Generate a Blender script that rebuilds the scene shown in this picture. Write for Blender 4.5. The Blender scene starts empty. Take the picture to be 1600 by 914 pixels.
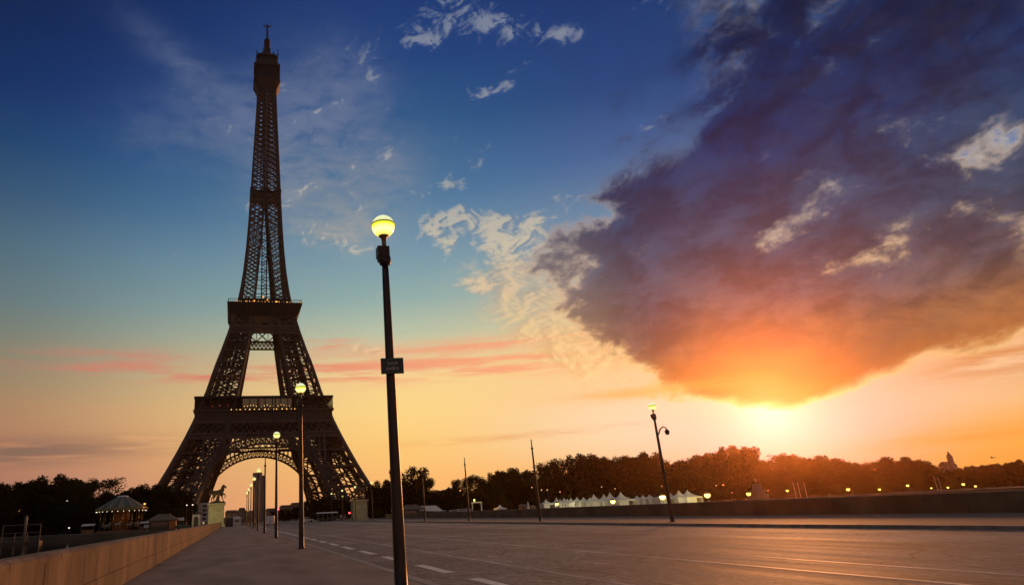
import bpy, math, random
from mathutils import Vector, Matrix
R_ = math.radians
sc = bpy.context.scene

# ------------------------------------------------------------------ camera
F_PX, PITCH, ROLL, YAW, CX, EYE = 1021.2, .3246, -.0479, .2275, 597.2, 1.4
_fw = Vector((math.sin(YAW)*math.cos(PITCH), math.cos(YAW)*math.cos(PITCH), math.sin(PITCH)))
_rt0 = Vector((math.cos(YAW), -math.sin(YAW), 0)); _up0 = _rt0.cross(_fw)
_rt = _rt0*math.cos(ROLL) + _up0*math.sin(ROLL); _up = -_rt0*math.sin(ROLL) + _up0*math.cos(ROLL)
cd = bpy.data.cameras.new('camera'); cam = bpy.data.objects.new('camera', cd); sc.collection.objects.link(cam)
cd.sensor_width = 36; cd.lens = F_PX/1600*36; cd.shift_x = (800-CX)/1600; cd.clip_start = .05; cd.clip_end = 12000
m = Matrix((_rt, _up, -_fw)).transposed().to_4x4(); m.translation = (0, 0, EYE); cam.matrix_world = m
sc.camera = cam
def at(x, y, Y):
    """the point of the place seen at photo pixel x, y that lies Y metres down the bridge"""
    d = _fw + _rt*((x-CX)/F_PX) - _up*((y-457)/F_PX)
    return Vector((0, 0, EYE)) + d*(Y/d.y)
def onz(x, y, z):
    d = _fw + _rt*((x-CX)/F_PX) - _up*((y-457)/F_PX)
    return Vector((0, 0, EYE)) + d*((z-EYE)/d.z)

HAZE = .00008
vs = sc.view_settings; vs.view_transform = 'Standard'; vs.look = 'None'; vs.exposure = 0; vs.gamma = 1; vs.use_curve_mapping = False

# ------------------------------------------------------------------ sky
SUN_AZ, SUN_EL = R_(42.9), R_(6.0)
def lin(c):
    return tuple(((v/255)/12.92 if v/255 <= .04045 else ((v/255+.055)/1.055)**2.4) for v in c[:3])
world = bpy.data.worlds.new('World'); sc.world = world; world.use_nodes = True
NT = world.node_tree; NT.nodes.clear()
class V:
    """a node socket with arithmetic"""
    def __init__(s, k): s.k = k
    def __add__(s, o): return mth('ADD', s, o)
    __radd__ = __add__
    def __mul__(s, o): return mth('MULTIPLY', s, o)
    __rmul__ = __mul__
    def __sub__(s, o): return mth('SUBTRACT', s, o)
    def __rsub__(s, o): return mth('SUBTRACT', o, s)
    def __truediv__(s, o): return mth('DIVIDE', s, o)
def put(sock, v):
    if isinstance(v, V): NT.links.new(v.k, sock)
    elif isinstance(v, (tuple, list)): sock.default_value = tuple(v) if len(v) == len(sock.default_value) else (*v, 1)
    else: sock.default_value = v
def mth(op, a, b=None, clamp=False):
    n = NT.nodes.new('ShaderNodeMath'); n.operation = op; n.use_clamp = clamp
    put(n.inputs[0], a)
    if b is not None: put(n.inputs[1], b)
    return V(n.outputs[0])
def xyz(x, y, z=0.0):
    n = NT.nodes.new('ShaderNodeCombineXYZ'); put(n.inputs[0], x); put(n.inputs[1], y); put(n.inputs[2], z); return V(n.outputs[0])
def sstep(v, a, b):
    n = NT.nodes.new('ShaderNodeMapRange'); n.interpolation_type = 'SMOOTHSTEP'
    put(n.inputs[0], v); put(n.inputs[1], a); put(n.inputs[2], b); return V(n.outputs[0])
def noise(vec, scale, det=5, rough=.55, dist=0.0):
    n = NT.nodes.new('ShaderNodeTexNoise'); put(n.inputs['Vector'], vec)
    for k, v in (('Scale', scale), ('Detail', det), ('Roughness', rough), ('Distortion', dist)): put(n.inputs[k], v)
    return V(n.outputs['Fac'])
def ramp(v, lo, hi, stops, srgb=True):
    n = NT.nodes.new('ShaderNodeValToRGB'); cr = n.color_ramp
    t = (v - lo)*(1/(hi-lo)); put(n.inputs[0], t)
    while len(cr.elements) < len(stops): cr.elements.new(.5)
    for e, (p, c) in zip(cr.elements, stops):
        e.position = (p-lo)/(hi-lo); e.color = (*(lin(c) if srgb else (c, c, c)), 1)
    return V(n.outputs[0])
def fcurve(v, lo, hi, pts, vmax):
    """a piecewise linear function as a grey ramp"""
    return ramp(v, lo, hi, [(p, c/vmax) for p, c in pts], False)*vmax
def mixc(f, a, b, mode='MIX'):
    n = NT.nodes.new('ShaderNodeMix'); n.data_type = 'RGBA'; n.blend_type = mode
    put(n.inputs[0], f); put(n.inputs[6], a); put(n.inputs[7], b); return V(n.outputs[2])
def gauss(a0, e0, sa, se, tilt=0.0):
    c, s = math.cos(R_(tilt)), math.sin(R_(tilt))
    da, de = az-a0, el-e0
    u = (da*c + de*s)*(1/sa); w = (de*c - da*s)*(1/se)
    return mth('EXPONENT', (u*u + w*w)*-1)
def S(*c): return (*lin(c), 1)

tc = NT.nodes.new('ShaderNodeTexCoord')
sp = NT.nodes.new('ShaderNodeSeparateXYZ'); NT.links.new(tc.outputs['Generated'], sp.inputs[0])
dx, dy, dz = (V(sp.outputs[i]) for i in range(3))
az = mth('ARCTAN2', dx, dy)*(180/math.pi)
el = mth('ARCSINE', dz)*(180/math.pi)
zz = mth('MAXIMUM', dz, 0.0) + .10
pl = xyz(dx/zz, dy/zz)                                    # the clouds' own level plane
pl2 = xyz(dx/zz + math.sin(SUN_AZ)*.05, dy/zz + math.cos(SUN_AZ)*.05)
ae = xyz(az*.1, el*.1)

L = ramp(el, 0, 60, [(0, (190,132,115)), (3, (196,137,113)), (6, (203,145,110)), (9, (196,154,115)), (11, (176,154,122)), (14, (146,150,133)), (17, (118,142,146)), (21, (95,128,148)), (25, (66,104,140)), (29, (40,82,132)), (33, (26,62,120)), (38, (22,50,103)), (45, (18,40,90)), (47, (24,48,100)), (60, (205,198,190))])  # zenith above the view brightened, made up to lift the ground light
Mi = ramp(el, 0, 60, [(0, (255,178,112)), (2, (255,186,112)), (5, (255,202,118)), (8, (255,216,136)), (11, (250,216,148)), (13, (228,205,155)), (15, (188,197,168)), (18, (146,176,172)), (22, (114,152,172)), (27, (72,120,158)), (33, (42,90,138)), (38, (28,68,126)), (43, (24,58,116)), (47, (24,48,100)), (60, (205,198,190))])
Rr = ramp(el, 0, 60, [(0, (230,122,50)), (1.5, (240,146,45)), (3, (244,166,72)), (5, (244,192,134)), (7, (244,194,146)), (9, (246,192,138)), (12, (245,205,140)), (15, (210,190,150)), (19, (150,165,165)), (23, (100,135,165)), (28, (58,98,152)), (33, (30,70,128)), (40, (22,56,112)), (47, (24,48,100)), (60, (205,198,190))])
base = mixc(sstep(az, -18, 16), L, Mi)
base = mixc(sstep(az, 14, 40), base, Rr)
base = mixc(sstep(az, 75, 150), base, L)
dim = (.62 + .38*sstep(az, -27, -5))*(.5 + .5*sstep(az, -60, -24)*sstep(az, 130, 75) + .95*sstep(mth('ABSOLUTE', az), 100, 160))  # unseen sky behind the camera brightened to light the near faces
base = mixc(1.0, base, xyz(dim, dim, dim), 'MULTIPLY')
base = mixc(gauss(58, 2.2, 8, 2.2)*.7, base, S(255,176,62))
# the warm pale arch either side of the sun
base = mixc(gauss(34, 5.8, 11, 3.6)*.85, base, S(248,222,182))
base = mixc(gauss(43.5, 4.6, 7.5, 3.6)*.95, base, S(196,182,194))

# soft grey bank low on the left
st = noise(xyz(az*.05, el*.8), 2.2, 4)
f = gauss(-16, 5.6, 9, 1.0, 2)*sstep(st, .34, .55)
base = mixc(f*.75, base, S(118,98,88))
# rose streaks
st2 = noise(xyz(az*.045, el*.55, 3.0), 2.6, 6, .6)
band = gauss(-6, 11.7, 9, .55, -1) + gauss(-9, 12.9, 6, .8) *.7 + gauss(13, 11.6, 9, .9) + gauss(25, 11.6, 9, .75, -2)*1.5 + gauss(22, 13.4, 12, .7, 1)*.9 + gauss(30, 13.3, 4, .6)*.7 + gauss(7, 14.4, 3, .7) + gauss(6, 12, 5, .6)
f = mth('MINIMUM', band, 1)*sstep(st2, .36, .62)
base = mixc(f*.85, base, mixc(sstep(az, -5, 25), S(222,118,102), S(252,158,118)))

# high thin cloud and small cumulus
n1 = noise(pl, 2.4, 9, .62, .35)
fine = noise(xyz(dx/zz*1.0, dy/zz*2.2, 5.0), 9.0, 6, .6, .4)
ca = xyz(az*.1, el*.15 - az*.012, 7.0); cs = xyz(az*.1 - .05, el*.15 + .06 - az*.012, 7.0)
q1 = noise(xyz(az*.1 + el*.03, el*.17 - az*.02, 2.0), 3.4, 11, .62, .5); q1s = noise(xyz(az*.1 + el*.03 - .035, el*.17 - az*.02 + .03, 2.0), 3.4, 11, .62, .5)
zone = gauss(7, 31, 6.5, 6.5, -42)*.95 + gauss(9, 25.5, 4, 2.2, -12)*1.0 + gauss(12, 29, 5, 3.5)*.7 + gauss(-3, 33, 7, 3, 10)*.45 + gauss(-6, 37, 6, 1.5, -25)*.4 + gauss(11, 37, 4, 2.4, -20)*.4
zoneC = gauss(23, 41.8, 4.6, 2.6)*1.0 + gauss(27.5, 39.2, 3, 1.6, -15)*.9 + gauss(18.5, 39.4, 3, 1.6, -20)*.85 + gauss(12.5, 38.6, 2.6, 2.4, -30)*.5 + gauss(25.5, 34.8, 3.6, 1.1, 12)*1.1 + gauss(23.5, 29.6, 4.0, 1.3, 20)*.75 + gauss(19.6, 27.3, 2.2, .9)*.8 + gauss(23, 23.8, 6, 1.6, -9)*1.1 + gauss(25.5, 21.8, 5, 1.4, -5)*1.05 + gauss(19.3, 23.6, 2.4, 1.6)*.9 + gauss(23.5, 18.8, 4.5, 1.8, 10)*1.05 + gauss(14, 30.8, 2, .9)*.7 + gauss(11.5, 13.6, 3, .9)*.9 + gauss(41, 39.6, 5, 1.8, -14)*1.1 + gauss(32.5, 38, 2.4, 1.2, -14)*.75 + gauss(8.5, 23.0, 4, 1.0, -8)*.85 + gauss(2, 26, 3, 1)*.6 + gauss(38.5, 29, 2.5, 1)*.6 + gauss(30, 24.5, 3, 1.5)*.7
cD = mth('MINIMUM', zoneC, 1.05)*.95 + (q1 - .5)*3.0 + (fine-.5)*.6 - .56
fC = sstep(cD, -.06, .72)
fT = mth('MINIMUM', zone*1.2, 1)*sstep(n1*.4 + fine*.3 + q1*.4, .36, .64)
hi = ramp(el, 0, 60, [(10, (250,200,145)), (17, (236,202,158)), (22, (212,198,170)), (27, (172,172,168)), (33, (146,152,164)), (42, (128,138,158))])
sh = ramp(el, 0, 60, [(10, (225,165,120)), (17, (190,165,140)), (22, (140,150,155)), (27, (96,120,148)), (33, (66,94,145)), (42, (56,82,134))])
cc = mixc(sstep(cD + (q1 - q1s)*4.0, .0, .55), sh, hi)
base = mixc(fT*.95, base, mixc(.35, cc, hi))
base = mixc(fC*.82, base, cc)

fq = noise(xyz(az*.1 + el*.05, el*.19 - az*.03, 9.0), 2.2, 11, .62, .5); fqs = noise(xyz(az*.1 + el*.05 + .04, el*.19 - az*.03 - .03, 9.0), 2.2, 11, .62, .5)
fl = gauss(27.5, 16.5, 6, 3.6, -35) + gauss(31, 11.5, 8, 2.2, -18)*.9 + gauss(23.5, 19, 4, 1.6)*.5
ff = sstep(fl*.75 + (fq-.5)*2.4, .15, 1.1)*sstep(fl, .06, .4)
base = mixc(ff*.72, base, mixc(sstep(fq - fqs, -.07, .07), ramp(el, 0, 60, [(8, (248,188,118)), (13, (226,178,124)), (18, (176,164,146)), (24, (140,150,158))]), ramp(el, 0, 60, [(8, (255,220,150)), (14, (248,208,146)), (19, (232,200,158)), (25, (206,194,178))])))
# the great cloud over the sun: a thickness field, thin edges lit, thick parts dark
big = noise(ca, .85, 4, .5, .25); mid = noise(ca, 2.1, 7, .52, .3); fin = noise(ca, 6.0, 9, .62, .35)
N1 = noise(ca, 2.3, 12, .58, .35); N1s = noise(cs, 2.3, 12, .58, .35)
gl = fcurve(az, 20, 70, [(20, 45), (22.5, 30), (24.2, 22.5), (26.2, 18.6), (28.6, 14.8), (31.4, 12.0), (34.0, 9.2), (36.5, 7.6), (41, 6.4), (44.5, 5.6), (46.5, 5.9), (49, 6.9), (52.0, 7.7), (57, 8.3), (63, 9.4), (70, 10)], 45)
top = fcurve(el, 0, 60, [(0, 18), (19, 25.0), (22, 28), (25, 32), (29, 36.5), (33, 39.5), (37, 42), (42, 44), (60, 54)], 60)
rag = mth('MAXIMUM', sstep(az, 43, 33), sstep(az, 47, 55)*.55)
hs_ = sstep(el, 22, 30)
T = mth('MINIMUM', mth('MINIMUM', (el - gl)*(.85 - .58*rag), (az - top)*(.2 - .09*hs_)), 1.25)
H = gauss(47.4, 19.0, 4.0, 1.2, 16)*.72 + gauss(60, 20.8, 5.0, 1.5, 4)*.9 + gauss(55, 17.0, 6, 1.2, 6)*.68 + gauss(60.5, 14.2, 3, 1.8)*.62 + gauss(31.5, 19.4, 3.8, 3.2, -20)*.62 + gauss(51, 15.6, 4, 1.0)*.55 + gauss(51.5, 23.3, 6, 1.6, 14)*.55 + gauss(40.5, 27.3, 3.5, 1.6, 20)*.6 + gauss(35, 23.2, 3, 1.2)*.5
mid_z = sstep(el, 12, 15)*sstep(az, 41, 45)
nz = (N1 - .5)*(1.6 + mth('MAXIMUM', rag, mid_z)*1.5) + (fin - .5)*(.25 + mth('MAXIMUM', rag, mid_z)*.95)
D = T + nz - H
mB = sstep(D, -.05 - hs_*.25, .34 + hs_*.8)
body = ramp(el + (mid-.5)*5 + (big-.5)*4, 0, 60, [(5.5, (210,134,66)), (7, (196,116,52)), (8.5, (172,101,50)), (10.5, (142,94,64)), (12.5, (106,82,78)), (15, (74,73,88)), (18, (50,67,92)), (21.5, (36,60,94)), (26, (6,42,88)), (31, (0,34,80)), (37, (0,28,66)), (44, (0,24,54))])
shade = .58 + .86*sstep(N1*.75 + big*.25 + (N1s-N1)*.9, .62, .36)
shade = 1 + (shade-1)*sstep(el, 7.5, 13)
body = mixc(1.0, body, xyz(shade, shade, shade*.88 + .12), 'MULTIPLY')
body = mixc(gauss(62, 31, 9, 5, 10)*.5, body, S(0,20,42))
body = mixc(sstep(az, 36, 28)*.62*sstep(el, 27, 20), body, ramp(el, 0, 60, [(9, (226,165,100)), (14, (176,144,112)), (18, (134,126,124)), (24, (88,100,126))]))
dg = gauss(43.2, 8, 7, 5.5)
body = mixc(1.0, body, xyz(1 - dg*.62, 1 - dg*.3, 1 - dg*.15), 'MULTIPLY')
rimc = ramp(el, 0, 60, [(6, (255,226,160)), (10, (255,206,134)), (14, (240,196,142)), (18, (212,188,160)), (22, (178,170,164)), (26, (110,122,146)), (31, (48,76,122)), (40, (34,60,108))])
body = mixc(sstep(D, .85, .12)*(.8 - .3*hs_), body, mixc(sstep(D, .75, .2), mixc(.5, body, rimc), rimc))
col = mixc(mB*.98, mixc(sstep(az, 42, 50)*sstep(el, 11, 16)*.8, base, mixc(sstep(fine*.5 + fin*.6, .48, .66)*.75, S(86,118,168), S(212,204,192))), body)
# warm cloud bars low at the right
st3 = noise(xyz(az*.06, el*.6, 11.0), 2.8, 6, .6, .3)
f = mth('MINIMUM', gauss(57, 7.6, 4.5, 1.0, 4)*1.2 + gauss(54, 3.0, 6, .5, 2) + gauss(57.5, 1.6, 6, .5) + gauss(24, 5.6, 9, .28, 1)*.55 + gauss(61, 5.8, 3, .6), 1)*sstep(st3, .32, .56)
col = mixc(f*.8, col, mixc(sstep(el, 3, 7), S(255,158,74), S(214,132,68)))
f = gauss(34, 8.3, 5.5, .45)*sstep(st3, .3, .52)
col = mixc(f*.8, col, S(244,178,84))
# sun glow
sv = (math.sin(SUN_AZ)*math.cos(SUN_EL), math.cos(SUN_AZ)*math.cos(SUN_EL), math.sin(SUN_EL))
dot = mth('MINIMUM', dx*sv[0] + dy*sv[1] + dz*sv[2], .999999)
ang = mth('ARCCOSINE', dot)*(180/math.pi)
g1 = mth('EXPONENT', ang*ang*(-1/4.0))*.3 + mth('EXPONENT', ang*(-1/4.0))*.08
g1 = g1*(1 - mB*.75)
glow = mixc(1.0, xyz(g1, g1, g1), (.9, .8, .75, 1), 'MULTIPLY')
col = mixc(1.0, col, glow, 'ADD')
ns = NT.nodes.new('ShaderNodeTexSky'); ns.sky_type = 'NISHITA'; ns.sun_disc = False; ns.sun_elevation = SUN_EL; ns.sun_rotation = SUN_AZ
bg = NT.nodes.new('ShaderNodeBackground'); put(bg.inputs[0], col); bg.inputs[1].default_value = 1.0
bg2 = NT.nodes.new('ShaderNodeBackground'); NT.links.new(ns.outputs[0], bg2.inputs[0]); bg2.inputs[1].default_value = .05
mx = NT.nodes.new('ShaderNodeMixShader'); mx.inputs[0].default_value = .015
NT.links.new(bg.outputs[0], mx.inputs[1]); NT.links.new(bg2.outputs[0], mx.inputs[2])
wo = NT.nodes.new('ShaderNodeOutputWorld'); NT.links.new(mx.outputs[0], wo.inputs[0])
world.cycles.sampling_method = 'MANUAL'; world.cycles.sample_map_resolution = 512

sd = bpy.data.lights.new('sun', 'SUN'); sd.energy = 2.2; sd.angle = R_(6); sd.color = (1, .36, .11)
so = bpy.data.objects.new('sun', sd); sc.collection.objects.link(so)
so.rotation_euler = Vector((-sv[0], -sv[1], -sv[2])).to_track_quat('-Z', 'Y').to_euler()

# ------------------------------------------------------------------ helpers
COL = sc.collection
rnd = random.Random(7)
class MB:
    """collects shapes for ONE mesh"""
    def __init__(s): s.v = []; s.f = []; s.mi = []; s.m = 0; s.sm = []
    def add(s, vs_, fs, smooth=False):
        o = len(s.v); s.v += [tuple(p) for p in vs_]
        for f in fs: s.f.append(tuple(i+o for i in f)); s.mi.append(s.m); s.sm.append(smooth)
    def box(s, x0, x1, y0, y1, z0, z1):
        s.add([(x0,y0,z0),(x1,y0,z0),(x1,y1,z0),(x0,y1,z0),(x0,y0,z1),(x1,y0,z1),(x1,y1,z1),(x0,y1,z1)],
              [(0,3,2,1),(4,5,6,7),(0,1,5,4),(1,2,6,5),(2,3,7,6),(3,0,4,7)])
    def frustum(s, a, b):
        """a, b: (half x, half y, z [, cx, cy]) lower and upper rectangles"""
        p = []
        for q in (a, b):
            cx, cy = (q[3], q[4]) if len(q) > 3 else (0, 0)
            p += [(cx-q[0],cy-q[1],q[2]),(cx+q[0],cy-q[1],q[2]),(cx+q[0],cy+q[1],q[2]),(cx-q[0],cy+q[1],q[2])]
        s.add(p, [(0,3,2,1),(4,5,6,7),(0,1,5,4),(1,2,6,5),(2,3,7,6),(3,0,4,7)])
    def beam(s, p, q, w, d=None):
        p, q = Vector(p), Vector(q); t = q-p
        if t.length < 1e-6: return
        t.normalize(); a = t.cross(Vector((0,0,1)))
        if a.length < 1e-3: a = Vector((1,0,0))
        a.normalize(); b = t.cross(a); a *= w/2; b *= (d or w)/2
        s.add([p-a-b,p+a-b,p+a+b,p-a+b,q-a-b,q+a-b,q+a+b,q-a+b], [(0,1,5,4),(1,2,6,5),(2,3,7,6),(3,0,4,7),(0,3,2,1),(4,5,6,7)])
    def lathe(s, prof, n=16, c=(0,0,0), a0=0.0, smooth=True, cap=True):
        vs_ = []
        for r, z in prof:
            for k in range(n):
                t = a0 + 2*math.pi*k/n; vs_.append((c[0]+r*math.cos(t), c[1]+r*math.sin(t), c[2]+z))
        fs = [(i*n+k, i*n+(k+1)%n, (i+1)*n+(k+1)%n, (i+1)*n+k) for i in range(len(prof)-1) for k in range(n)]
        if cap: fs += [tuple(range(n-1,-1,-1)), tuple((len(prof)-1)*n+k for k in range(n))]
        s.add(vs_, fs, smooth)
    def tube(s, pts, rad, n=8):
        pts = [Vector(p) for p in pts]; vs_ = []
        for i, p in enumerate(pts):
            t = (pts[min(i+1,len(pts)-1)]-pts[max(i-1,0)]).normalized(); a = t.cross(Vector((.13,.31,1))).normalized(); b = t.cross(a)
            r = rad[i] if isinstance(rad, (list, tuple)) else rad
            for k in range(n): th = 2*math.pi*k/n; vs_.append(p + a*(r*math.cos(th)) + b*(r*math.sin(th)))
        s.add(vs_, [(i*n+k, i*n+(k+1)%n, (i+1)*n+(k+1)%n, (i+1)*n+k) for i in range(len(pts)-1) for k in range(n)] + [tuple(range(n-1,-1,-1)), tuple((len(pts)-1)*n+k for k in range(n))], True)
    def ball(s, c, r, n=12, z0=-1., z1=1.):
        k = max(4, n//2); t0, t1 = math.asin(z0), math.asin(z1)
        s.lathe([(max(r*math.cos(t0+(t1-t0)*i/k), r*.01), r*math.sin(t0+(t1-t0)*i/k)) for i in range(k+1)], n, c)
    def build(s, name, mats, parent=None, loc=None):
        me = bpy.data.meshes.new(name); me.from_pydata(s.v, [], s.f)
        for mm in (mats if isinstance(mats, (list, tuple)) else [mats]): me.materials.append(mm)
        me.polygons.foreach_set('material_index', s.mi); me.polygons.foreach_set('use_smooth', s.sm); me.update()
        o = bpy.data.objects.new(name, me); COL.objects.link(o)
        if parent: o.parent = parent
        if loc: o.location = loc
        return o
def tag(o, label, cat, group=None):
    o['label'] = label; o['category'] = cat
    if group: o['group'] = group
    return o
def thing(name, label, cat, loc=(0,0,0), rz=0.0, group=None):
    o = bpy.data.objects.new(name, None); COL.objects.link(o); o.location = loc; o.rotation_euler = (0,0,rz); o.empty_display_size = .3
    return tag(o, label, cat, group)
def struct(o): o['kind'] = 'structure'; return o
def kids(o): return [c for c in bpy.data.objects if c.parent == o]
def dup(root, label, loc, rz=0.0, scale=None, group=None):
    r = root.copy(); COL.objects.link(r); r.location = loc; r.rotation_euler = (0,0,rz)
    if scale: r.scale = scale
    r['label'] = label
    if group: r['group'] = group
    for ch in kids(root):
        c = ch.copy(); COL.objects.link(c); c.parent = r
        for g in kids(ch): d = g.copy(); COL.objects.link(d); d.parent = c
    return r

# ------------------------------------------------------------------ materials
def mat(name, c, rough=.7, metal=0.0, var=.25, scale=3.0, bump=0.0, c2=None, stretch=(1,1,1), spec=.5, coord='Object', det=6):
    """procedural surface: base colour broken up by noise, optional bump"""
    ma = bpy.data.materials.new(name); ma.use_nodes = True; nt = ma.node_tree; b = nt.nodes['Principled BSDF']
    b.inputs['Roughness'].default_value = rough; b.inputs['Metallic'].default_value = metal; b.inputs['Specular IOR Level'].default_value = spec
    t = nt.nodes.new('ShaderNodeTexCoord'); mp = nt.nodes.new('ShaderNodeMapping'); mp.inputs['Scale'].default_value = stretch
    nt.links.new(t.outputs[coord], mp.inputs[0])
    n = nt.nodes.new('ShaderNodeTexNoise'); n.inputs['Scale'].default_value = scale; n.inputs['Detail'].default_value = det; nt.links.new(mp.outputs[0], n.inputs[0])
    r = nt.nodes.new('ShaderNodeValToRGB'); nt.links.new(n.outputs[0], r.inputs[0])
    c2 = c2 or tuple(v*(1-var) for v in c); r.color_ramp.elements[0].position = .32; r.color_ramp.elements[1].position = .68
    r.color_ramp.elements[0].color = (*c2, 1); r.color_ramp.elements[1].color = (*c, 1)
    nt.links.new(r.outputs[0], b.inputs['Base Color'])
    if bump:
        bp = nt.nodes.new('ShaderNodeBump'); bp.inputs['Strength'].default_value = bump; bp.inputs['Distance'].default_value = .05
        nt.links.new(n.outputs[0], bp.inputs['Height']); nt.links.new(bp.outputs[0], b.inputs['Normal'])
    return ma
def glowmat(name, c, s):
    ma = bpy.data.materials.new(name); ma.use_nodes = True; b = ma.node_tree.nodes['Principled BSDF']
    b.inputs['Base Color'].default_value = (.5,.5,.45,1); b.inputs['Emission Color'].default_value = (*c, 1); b.inputs['Emission Strength'].default_value = s
    return ma
M = dict(
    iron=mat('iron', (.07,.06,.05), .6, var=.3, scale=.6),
    iron_shade=mat('iron_shaded', (.014,.012,.011), .65, var=.3, scale=.6),  # darker copy of iron: shade inside the lattice put into the colour
    masonry=mat('masonry', (.3,.27,.22), .85, scale=.8),
    glass=mat('pavilion_glass', (.06,.07,.07), .08, var=.3, scale=.2, spec=1.0),
    pole=mat('pole_paint', (.045,.018,.009), .42, var=.45, scale=5, bump=.15, stretch=(1,1,.35)),
    steel=mat('steel', (.2,.2,.2), .45, var=.3),
    stone=mat('pale_stone', (.42,.39,.28), .85, var=.28, scale=1.3, bump=.2),
    bronze=mat('bronze', (.13,.085,.045), .5, metal=.3, var=.4, scale=2.5),
    white=mat('white_canvas', (.78,.77,.7), .8, var=.12, scale=1.2),
    white2=mat('white_paint', (.7,.7,.68), .5, var=.15, scale=2),
    dark=mat('dark_paint', (.02,.02,.022), .45, var=.3),
    wood=mat('wood', (.24,.14,.07), .7, var=.4, scale=3, stretch=(4,4,.5)),
    orange=mat('orange_board', (.5,.16,.04), .7, var=.3),
    green=mat('green_paint', (.02,.07,.045), .5, var=.3),
    roof=mat('kiosk_roof', (.16,.12,.09), .7, var=.3),
    glazing=mat('glazing', (.015,.017,.02), .08, var=.2, spec=.8),
    tyre=mat('tyre', (.015,.015,.015), .9),
    red=mat('red_cloth', (.3,.03,.03), .8), blue=mat('blue_cloth', (.04,.06,.14), .8), skin=mat('skin', (.45,.28,.2), .6), hair=mat('hair', (.03,.02,.015), .7),
    bark=mat('bark', (.06,.045,.03), .9, var=.5, scale=6, bump=.4, stretch=(1,1,.3)),
    leafA=mat('leaf_deep', (.028,.032,.012), .8, c2=(.012,.016,.006), scale=.5, spec=.04), leafB=mat('leaf_mid', (.048,.055,.018), .8, c2=(.02,.026,.009), scale=.6, spec=.04),
    concrete=mat('far_concrete', (.55,.53,.48), .85, var=.2, scale=.3),
    sign=mat('sign_enamel', (.008,.028,.018), .35, var=.3), letters=mat('sign_letters', (.6,.6,.58), .5, var=.1),
    bulb=glowmat('bulb_warm', (1,.55,.14), 3.0), bulbo=glowmat('bulb_amber', (1,.33,.05), 2.2), bulbw=glowmat('bulb_white', (1,.88,.6), 1.6),
    flood=glowmat('flood_lens', (1,.7,.12), 3.4), amber=glowmat('amber_lens', (1,.45,.1), 2.0), redl=glowmat('red_lens', (1,.05,.06), 6.0),
    dimred=glowmat('dim_red', (.8,.05,.03), .25),
)

# ------------------------------------------------------------------ setting: terrain, water, bridge deck, road
XL, XR, Y0, Y1 = -2.68, 37.6, -45.0, 184.0
RD, GR, WZ = -.14, -.2, -1.55
gm = mat('quay_ground', (.1,.09,.07), .9, var=.35, scale=.12, bump=.1)
b = MB()
prof = [(-125,GR),(-90,GR),(-45,GR),(-44.6,-5),(181.6,-5),(182,GR),(300,GR),(420,GR),(516,.4)]
xs = [-475,-350,-200,0,200,400,535]
b.add([(x,y,z) for y, z in prof for x in xs], [(i*7+k,i*7+k+1,(i+1)*7+k+1,(i+1)*7+k) for i in range(len(prof)-1) for k in range(6)])
struct(b.build('terrain', gm))
def water_mat():
    ma = mat('river_water', (.012,.016,.014), .06, var=.4, scale=.05, spec=.6); nt = ma.node_tree; bs = nt.nodes['Principled BSDF']
    t = nt.nodes.new('ShaderNodeTexCoord'); mp = nt.nodes.new('ShaderNodeMapping'); mp.inputs['Scale'].default_value = (.35,1.0,1)
    n = nt.nodes.new('ShaderNodeTexNoise'); n.inputs['Scale'].default_value = .55; n.inputs['Detail'].default_value = 6
    bp = nt.nodes.new('ShaderNodeBump'); bp.inputs['Strength'].default_value = .3; bp.inputs['Distance'].default_value = .12
    nt.links.new(t.outputs['Object'], mp.inputs[0]); nt.links.new(mp.outputs[0], n.inputs[0]); nt.links.new(n.outputs[0], bp.inputs['Height']); nt.links.new(bp.outputs[0], bs.inputs['Normal'])
    return ma
b = MB(); b.add([(-475,-44.8,WZ),(535,-44.8,WZ),(535,181.8,WZ),(-475,181.8,WZ)], [(0,1,2,3)]); struct(b.build('water', water_mat()))
b = MB(); b.box(XL-.35, XR+.35, -44, 183, -.95, -.25)
for k in range(4):
    y = -8+k*44; b.box(XL-.2, XR+.2, y-1.6, y+1.6, -5, -.955)
tag(b.build('bridge_deck', M['masonry']), 'low stone bridge body carrying the wide asphalt road over the river', 'bridge')

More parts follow.
